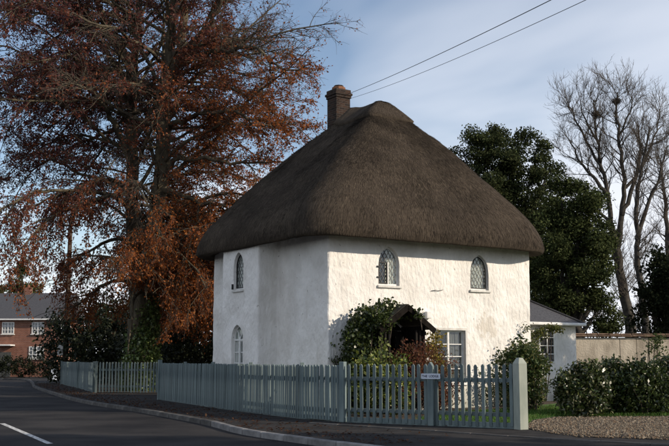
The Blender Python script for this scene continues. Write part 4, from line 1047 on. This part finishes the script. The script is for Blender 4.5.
# ------------------------------------------------------------------ trees behind
def evergreen(name, label, base, H, lobes, n, size, palette, seed, group=None):
    rng = np.random.default_rng(seed); root = tag(empty(name, base), label, 'tree', group)
    brs = [poly_branch([(0, 0, -.1), (.1, 0, H * .25), (-.1, .1, H * .5), (0, 0, H * .8)], .42, .08, rng, .04)]
    B = np.array(lobes, float)
    for x, y, z, r in B:
        t = .18 + .5 * z / H; p, d, rr = along(brs[0], min(t, .95)); brs.append((np.array([p, (p + np.array([x, y, z])) / 2 + rng.normal(0, .2, 3), [x, y, z]]), np.array([.16, .09, .03])))
    V, F = tubes_np(brs, lambda r: 8); link('trunk', np_mesh('trunk', V, F, M['bark_grey'], smooth=True), root)
    # break every lobe into uneven boughs that stand out from it
    S = []
    for x, y, z, r in B:
        for q in range(int(6 + 5 * r)):
            u = rng.normal(size=3); u /= np.linalg.norm(u); rr_ = r * rng.uniform(.16, .38); S.append((*(np.array([x, y, z]) + u * r * rng.uniform(.35, 1.12)), rr_))
    B = np.array(S)
    w = B[:, 3] ** 2; w /= w.sum(); nc = n // 42
    ci = rng.choice(len(B), nc, p=w); u = rng.normal(size=(nc, 3)); u /= np.linalg.norm(u, axis=1, keepdims=True)
    c = B[ci, :3] + u * B[ci, 3:4] * rng.uniform(.35, 1.04, (nc, 1)) ** .45
    k = rng.integers(0, nc, n); P = c[k] + np.clip(rng.normal(size=(n, 3)), -1.7, 1.7) * np.array([.20, .20, .14]) * rng.uniform(.6, 1.3, (nc, 1))[k]
    tone = rng.uniform(.6, 1.35, nc)[k][:, None]
    leaf_cloud('crown', P, size, np.clip(pick_colors(rng, n, palette) * tone, 0, 1), M['leaf_matt'], rng, root, aspect=.55, flat=.3)['kind'] = 'stuff'
    return root
def lobes_px(base, L, Y):
    out = []
    for px, py, r, dy in L:
        p = at(px, py, Y + dy) - Vector(base); out.append((p.x, p.y, p.z, r))
    return out
OAK = [(0.036, 0.048, 0.019), (0.054, 0.068, 0.027), (0.08, 0.092, 0.038), (0.02, 0.028, 0.012)]
b1 = at(512, 385, 56); b1.z = 0
holm = evergreen('evergreen_oak', 'tall dark evergreen oak rising behind the right slope of the thatch', b1, 13.5, lobes_px(b1, [
    (484, 150, 1.35, 0), (500, 146, 1.3, .4), (471, 165, 1.1, 0), (516, 158, 1.3, -.4), (462, 150, .6, 0), (536, 158, 1.25, .3), (548, 172, 1.1, 0), (500, 175, 1.7, -.3), (525, 185, 1.7, .3), (545, 200, 1.5, 0), (480, 195, 1.6, 0), (510, 215, 2.0, 0), (540, 230, 1.9, .2), (500, 250, 2.1, 0), (535, 268, 2.1, 0), (550, 300, 1.8, 0)], 56), 80000, .15, OAK, 81)
b2 = at(578, 385, 50); b2.z = 0
OAK2 = [(0.042, 0.056, 0.02), (0.062, 0.08, 0.028), (0.092, 0.108, 0.04), (0.024, 0.033, 0.013)]
evergreen('bay_tree', 'broad mid-green evergreen tree right of the oak, behind the annexe', b2, 9, lobes_px(b2, [
    (560, 192, 1.0, 0), (578, 196, .9, 0), (590, 212, .9, 0), (565, 215, 1.5, 0), (588, 232, 1.3, 0), (598, 250, .9, 0), (570, 245, 1.7, 0), (592, 268, 1.1, 0), (560, 275, 1.7, 0), (585, 290, 1.3, 0), (600, 292, .8, 0), (568, 305, 1.6, 0), (596, 312, 1.0, 0)], 50), 56000, .14, OAK2, 82)
b3 = at(672, 385, 44); b3.z = 0
evergreen('yew_tree', 'near-black yew tree standing behind the garden wall at the right edge', b3, 6, lobes_px(b3, [
    (668, 262, .8, 0), (664, 280, 1.0, 0), (676, 285, 1.3, 0), (658, 300, 1.0, 0), (672, 315, 1.5, 0), (652, 318, .9, 0), (690, 300, 1.4, 0)], 44), 16000, .16, [(0.012, 0.018, 0.009), (0.02, 0.026, 0.012), (0.028, 0.034, 0.015)], 83)

def bare_tree(name, label, base, stems, seed, twig_scale=1.0, group=None):
    rng = np.random.default_rng(seed); root = tag(empty(name, base), label, 'tree', group); org = np.array(base)
    big, mid, fine = [], [], []
    for pts, r0, r1 in stems: big.append(poly_branch(pts, r0, r1, rng, .05))
    src = list(big)
    for br in src:
        L = np.linalg.norm(np.diff(br[0], axis=0), axis=1).sum(); ns = int(L * 2.8)
        for k in range(ns):
            t = 0.30 + 0.70 * (k + rng.uniform()) / ns; p, d, r = along(br, min(t, .999))
            if p[2] < 4.0: continue
            sd = side_dir(rng, d, rng.uniform(.45, .95)); sd[2] = sd[2] * .7 + .22
            sL = rng.uniform(1.2, 3.4) * (1.15 - .5 * t) * twig_scale
            b_ = grow(rng, p, sd, sL, min(.045, r * .5), .010, 7, .19, .15); mid.append(b_)
            for j in range(int(5 + sL * 4)):
                tt = .2 + .8 * rng.uniform(); p2, d2, r2 = along(b_, min(tt, .999)); s2 = side_dir(rng, d2, rng.uniform(.4, .9)); s2[2] += .2
                f_ = grow(rng, p2, s2, rng.uniform(.5, 1.3) * twig_scale, .011, .005, 4, .2, .2); fine.append(f_)
                for q in range(3):
                    p3, d3, _ = along(f_, rng.uniform(.2, .99)); fine.append(grow(rng, p3, side_dir(rng, d3, rng.uniform(.4, .9)), rng.uniform(.25, .6) * twig_scale, .008, .004, 2, .2, .2))
    V, F = tubes_np(big, lambda r: 9); link('trunk', np_mesh('trunk', V - org, F, M['bark_grey'], smooth=True), root)
    V, F = tubes_np(mid, lambda r: 4); link('branches', np_mesh('branches', V - org, F, M['bark_grey']), root)['kind'] = 'stuff'
    V, F = tubes_np(fine, lambda r: 3); link('twigs', np_mesh('twigs', V - org, F, M['twig']), root)['kind'] = 'stuff'
    return root
Yb = 62
Q = lambda px, py, dy=0: tuple(at(px, py, Yb + dy))
g0 = at(634, 384, Yb); g0.z = 0
bare_tree('bare_tree', 'tall leafless tree with dark nests against the sky, right of the evergreens', g0, [
    ([tuple(g0), Q(632, 335), Q(625, 300), Q(620, 275), Q(617, 250)], .38, .26),
    ([Q(618, 262), Q(612, 225), Q(607, 190), Q(600, 160), Q(596, 130), Q(594, 100)], .21, .04),
    ([Q(607, 195), Q(592, 175), Q(578, 160), Q(570, 140)], .14, .03),
    ([Q(617, 255), Q(622, 215), Q(624, 180), Q(620, 145), Q(617, 112), Q(618, 92)], .21, .04),
    ([Q(622, 215), Q(634, 185), Q(640, 155), Q(638, 125)], .17, .04),
    ([Q(612, 225), Q(598, 212), Q(580, 205), Q(568, 196)], .12, .03),
    ([Q(603, 172), Q(586, 140), Q(575, 118), Q(568, 104)], .11, .025), ([Q(623, 190), Q(646, 160), Q(656, 130), Q(660, 112)], .11, .025), ([Q(597, 140), Q(584, 118), Q(580, 98)], .08, .02), ([Q(619, 135), Q(630, 112), Q(633, 95)], .08, .02)], 91, group='leafless trees behind the garden wall')
g1 = at(650, 384, Yb - 3); g1.z = 0
bare_tree('bare_tree', 'slim leafless tree leaning beside the yew at the right', g1, [
    ([tuple(g1), Q(646, 330, -3), Q(641, 290, -3), Q(636, 245, -3), Q(637, 200, -3), Q(643, 160, -3), Q(650, 128, -3)], .30, .04),
    ([Q(637, 240, -3), Q(648, 205, -3), Q(660, 175, -3), Q(668, 145, -3)], .16, .03)], 92, .9, group='leafless trees behind the garden wall')
g2 = at(672, 384, Yb + 8); g2.z = 0
bare_tree('bare_tree', 'leafless tree partly cut by the right edge behind the yew', g2, [
    ([tuple(g2), Q(670, 300, 8), Q(668, 240, 8), Q(664, 195, 8), Q(660, 160, 8)], .35, .05), ([Q(668, 245, 8), Q(680, 200, 8), Q(688, 165, 8)], .2, .04)], 93, .9, group='leafless trees behind the garden wall')
for i, (px, Y, h) in enumerate([(598, 75, 5.5), (612, 80, 6.5), (628, 78, 5.0), (642, 82, 7.0), (658, 76, 6.0), (585, 84, 6.5)]):
    g = at(px, 385, Y); g.z = 0
    bare_tree('bare_sapling', ['thin leafless sapling showing beneath the evergreen crown', 'thin leafless sapling left of the big bare trunk', 'thin leafless sapling right of the big bare trunk', 'tallest thin leafless sapling left of the yew', 'thin leafless sapling behind the yew', 'thin leafless sapling behind the annexe roof'][i], g, [
        ([tuple(g), (g.x + .2, Y, 2.5), (g.x - .1, Y, h * .7), (g.x + .3, Y, h)], .10, .03), ([(g.x, Y, 1.5), (g.x - .7, Y, 3.6), (g.x - 1.3, Y, h * .85)], .07, .02), ([(g.x, Y, 2.2), (g.x + .9, Y, 4.0), (g.x + 1.4, Y, h * .8)], .07, .02)], 100 + i, .55, 'thin saplings behind the garden wall')
# rooks' nests
def nest(px, py, r, seed, lab):
    rng = np.random.default_rng(seed); p = np.array(at(px, py, Yb)); n = 260
    C = rng.normal(size=(n, 3)) * np.array([r, r, r * .7]) * .45; brs = []
    for c in C:
        d = np.cross(c + 1e-3, rng.normal(size=3)); d /= np.linalg.norm(d) + 1e-9; l = r * rng.uniform(.5, 1.1); brs.append((np.array([c - d * l * .5, c + rng.normal(0, .02, 3), c + d * l * .5]), np.array([.010, .012, .006])))
    V, F = tubes_np(brs, lambda q: 3); tag(link('bird_nest', np_mesh('bird_nest', V, F, M['twig']), None, tuple(p)), lab, 'nest', 'rook nests in the bare tree')
nest(596, 114, .32, 1, 'dark twig nest on the left stem of the tall bare tree'); nest(617, 101, .28, 2, 'dark twig nest on the right stem of the tall bare tree')

# ------------------------------------------------------------------ garden wall on the right
gw0, gw1 = Vector((8.6, 36.2)), Vector((24.0, 37.6)); gd = (gw1 - gw0).normalized(); ang = math.atan2(gd.y, gd.x)
gwall = tag(empty('garden_wall', (gw0.x, gw0.y, 0), ang), 'long pale rendered garden wall with a brown tile coping on the right', 'wall')
GL = (gw1 - gw0).length; k = 0; x = 0.0; rg = random.Random(3)
while x < GL:
    w = [1.65, .62, .46, 1.85, .8][k % 5]; w = min(w, GL - x); h = 2.30 + rg.uniform(-.02, .02)
    MB().box((x + w / 2, 0.0, h / 2), (w - .012, .26 + rg.uniform(-.012, .012), h)).build('wall_panel', M['rendered'], gwall, bevel=.015)
    if k % 5 == 3: MB().box((x + w - .0, -.01, h / 2 - .03), (.09, .30, h - .05)).build('pier', M['rendered'], gwall, bevel=.012)
    x += w; k += 1
x = 0.0
while x < GL:
    w = .42; MB().slab([(x + .004, -.24), (x + w - .004, -.24), (x + w - .004, .24), (x + .004, .24)], 0, .055).build('coping_tile', M['coping'], gwall, (0, 0, 2.318 + rg.uniform(0, .012)), bevel=.012)
    MB().slab([(x + .004, -.13), (x + w - .004, -.13), (x + w - .004, .13), (x + .004, .13)], 0, .06).build('coping_tile', M['coping'], gwall, (0, 0, 2.378 + rg.uniform(0, .012)), bevel=.018)
    x += w

# ------------------------------------------------------------------ red brick house at the bend
HY = 85.0
rh = tag(empty('brick_house', (-28.5, HY, 0), R(-4)), 'red brick house with a dark roof at the far left bend', 'house')
X0, X1 = -5.5, 5.2; rd = 7.0; ez = 4.95
hb = MB().box(((X0 + X1) / 2, rd / 2, ez / 2), (X1 - X0, rd, ez)).build('wall', M['red_brick'], rh)
rr = MB(); o_ = .35
rr.add([(X0 - o_, -o_, ez - .05), (X1 + o_, -o_, ez - .05), (X1 + o_, rd + o_, ez - .05), (X0 - o_, rd + o_, ez - .05), (X0 - o_, rd / 2, 7.35), (X1 + o_, rd / 2, 7.35)], [(0, 1, 5, 4), (2, 3, 4, 5), (0, 4, 3), (1, 2, 5), (3, 2, 1, 0)])
rro = rr.build('roof', M['slate'], rh)
MB().box((1.2, rd / 2, 7.45), (.55, .5, .8)).build('chimney', M['red_brick'], rro); MB().tube([(1.2, rd / 2, 7.8), (1.2, rd / 2, 8.1)], [.14, .11], 10).build('chimney_pot', M['terracotta'], rro)
MB().bar((X0 - o_, -o_ - .04, ez - .06), (X1 + o_, -o_ - .04, ez - .06), .1, .12).build('gutter', M['white'], rh)
def rh_win(x, z, w, h, cols, rows):
    f = MB().ring(rect(w, h), rect(w - .14, h - .14, .07), -.05, .04).build('window', M['white'], rh, (x, 0, z))
    MB().prism(rect(w - .12, h - .12, .06), -.012, -.004).build('pane', M['glass'], f)
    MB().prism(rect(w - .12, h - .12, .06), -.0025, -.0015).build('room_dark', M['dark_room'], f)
    for k in range(1, cols): MB().box((-w / 2 + w * k / cols, -.03, h / 2), (.05 if k * 2 != cols else .09, .03, h - .14)).build('glazing_bar', M['white'], f)
    for k in range(1, rows): MB().box((0, -.032, h * k / rows), (w - .14, .034, .045)).build('glazing_bar', M['white'], f)
    MB().box((0, -.05, -.05), (w + .14, .14, .08)).build('sill', M['stone'], f)
for px in (8.5, 39): p = at(px, 328, HY); rh_win(p.x + 28.5, 3.68, 1.05, 1.0, 4, 3)
p = at(37.5, 352, HY); rh_win(p.x + 28.5, 1.62, 1.30, 1.0, 4, 3)
p = at(66, 328, HY); rh_win(p.x + 28.5, 3.68, 1.05, 1.0, 4, 3)
p = at(6, 347, HY); MB().box((p.x + 28.5, -.5, 2.72), (1.6, 1.0, .12)).build('door_canopy', M['white'], rh, bevel=.02)
MB().box((p.x + 28.5, -.03, 1.1), (1.0, .08, 2.1)).build('door', M['door'], rh, bevel=.01)
b = Vector((-28.5, 80.5, 0))
for i, (dx, lab) in enumerate([(-3.2, 'dark clipped hedge before the brick house door'), (1.2, 'dark clipped hedge under the brick house ground-floor window'), (5.0, 'dark hedge end beside the utility pole')]):
    shrub('garden_hedge', lab, b + Vector((dx, 0, 0)), [(-1.4, 0, .9, 1.0, .6, .95), (0, 0, .95, 1.1, .6, .95), (1.3, 0, .9, 1.0, .6, .9)], 3000, .16, TH, 120 + i, 'leaf', 'hedge', .6, 6, 'hedge before the brick house', spread=.12)
# far trees beyond the brick house
for i, (px, py, Y, r, c, lab) in enumerate([(21, 282, 125, 1.3, [(0.04, 0.06, 0.025), (0.06, 0.085, 0.03)], 'small pointed green conifer above the brick house roof'), (4, 292, 130, 1.6, [(0.10, 0.085, 0.04), (0.07, 0.07, 0.03)], 'olive brown tree behind the brick house at the left edge'), (36, 290, 128, 1.3, [(0.10, 0.08, 0.035), (0.14, 0.10, 0.04)], 'ochre tree behind the brick house chimney')]):
    b = at(px, 375, Y); b.z = 0; p = at(px, py, Y) - b
    L = [(p.x, 0, p.z, r), (p.x - r * .5, 0, p.z - r * .8, r * 1.1), (p.x + r * .5, 0, p.z - r * .9, r * 1.1), (p.x, 0, p.z - r * 2, r * 1.6), (p.x, .5, p.z - r * 3.6, r * 1.8)]
    if i == 0: L = [(p.x, 0, p.z + 2.2, .6), (p.x, 0, p.z + 1.3, 1.0), (p.x, 0, p.z + .2, 1.5), (p.x, 0, p.z - 1.2, 1.9), (p.x, 0, p.z - 3.0, 2.2), (p.x, 0, p.z - 5.5, 2.4)]
    evergreen('distant_tree', lab, b, p.z, L, 11000, .30, c, 130 + i, 'far trees beyond the brick house')

# ------------------------------------------------------------------ poles, wires, signs
pp = at(64.5, 383, 61); 
pole = tag(empty('utility_pole', (pp.x, pp.y, 0)), 'dark timber utility pole half hidden by beech leaves at the left', 'pole')
MB().tube([(0, 0, 0), (0, 0, 5), (0.03, 0, 10.2)], [.17, .15, .12], 10).build('pole', M['pole'], pole, smooth=True)
MB().box((0.03, -.02, 9.7), (1.3, .10, .11)).build('cross_arm', M['pole'], pole)
for x in (-.5, -.2, .26, .55): MB().tube([(x, -.02, 9.74), (x, -.02, 9.9)], [.035, .05], 8).build('insulator', M['stone'], pole)
sg = MB().box((0, 0, 0), (.34, .02, .62)).build('notice_plate', M['white'], None, (pp.x - .28, pp.y - .2, 2.08), 0, bevel=.01); tag(sg, 'small white notice plate on the utility pole', 'sign')
mp_ = MB().box((0, 0, .36), (.34, .30, .72)).box((0, 0, .75), (.38, .34, .06)).build('marker_post', M['sign'], None, tuple(at(54, 373, 72).xy) + (0.1,), 0, bevel=.02); tag(mp_, 'squat pale marker post at the road bend before the hedge', 'post')
# near pole carrying the cables to the chimney, standing out of frame on the right
tp = at(770, -106, 9.0)
pole2 = tag(empty('cable_pole', (tp.x, tp.y, 0)), 'timber pole carrying the two cables that run to the chimney', 'pole')
MB().tube([(0, 0, 0), (0, 0, tp.z + .3)], [.14, .10], 10).build('pole', M['pole'], pole2, smooth=True)
def wire(a, b, sag, lab, r=.007):
    a, b = Vector(a), Vector(b); n_ = 40; P = [a.lerp(b, k / n_) - Vector((0, 0, sag * 4 * (k / n_) * (1 - k / n_))) for k in range(n_ + 1)]
    tag(MB().tube(P, r, 6).build('overhead_cable', M['cable']), lab, 'cable', 'cables from the chimney')
chp = cl(CHX, CHY, 10.2)
wire(chp + Vector((.28, -.05, .05)), Vector((tp.x - .1, tp.y, tp.z)), .10, 'upper of the two thin cables running from the chimney across the sky')
wire(chp + Vector((.30, -.05, -.12)), Vector((tp.x + .1, tp.y, tp.z - .12)), .16, 'lower, fainter of the two cables running from the chimney', .005)

# ------------------------------------------------------------------ trees across the road, out of frame, whose shade lies over the foreground; last one added to shade the annexe
def copy_tree(src, loc, s, lab, rz):
    c = src.copy(); col.objects.link(c); c.location = loc; c.scale = (s, s, s * .9); c.rotation_euler.z = rz; c['label'] = lab; c['group'] = 'roadside trees that shade the road'
    for ch_ in list(src.children): k_ = ch_.copy(); col.objects.link(k_); k_.parent = c
    return c
for i, (x, y, s) in enumerate([(10.8, 11.6, .78), (16.5, 9.4, .92), (24.0, 6.4, 1.1), (12.5, 6.6, .8), (20.5, 3.6, 1.0), (16.6, 31.6, .50)]):
    copy_tree(holm, (x, y, 0), s, ['roadside evergreen tree nearest the gravel drive', 'second roadside evergreen tree from the drive', 'third roadside evergreen tree from the drive', 'farthest roadside evergreen tree from the drive', 'roadside evergreen tree set back from the row', 'unseen evergreen tree added to shade the annexe wall'][i], i * 1.3)
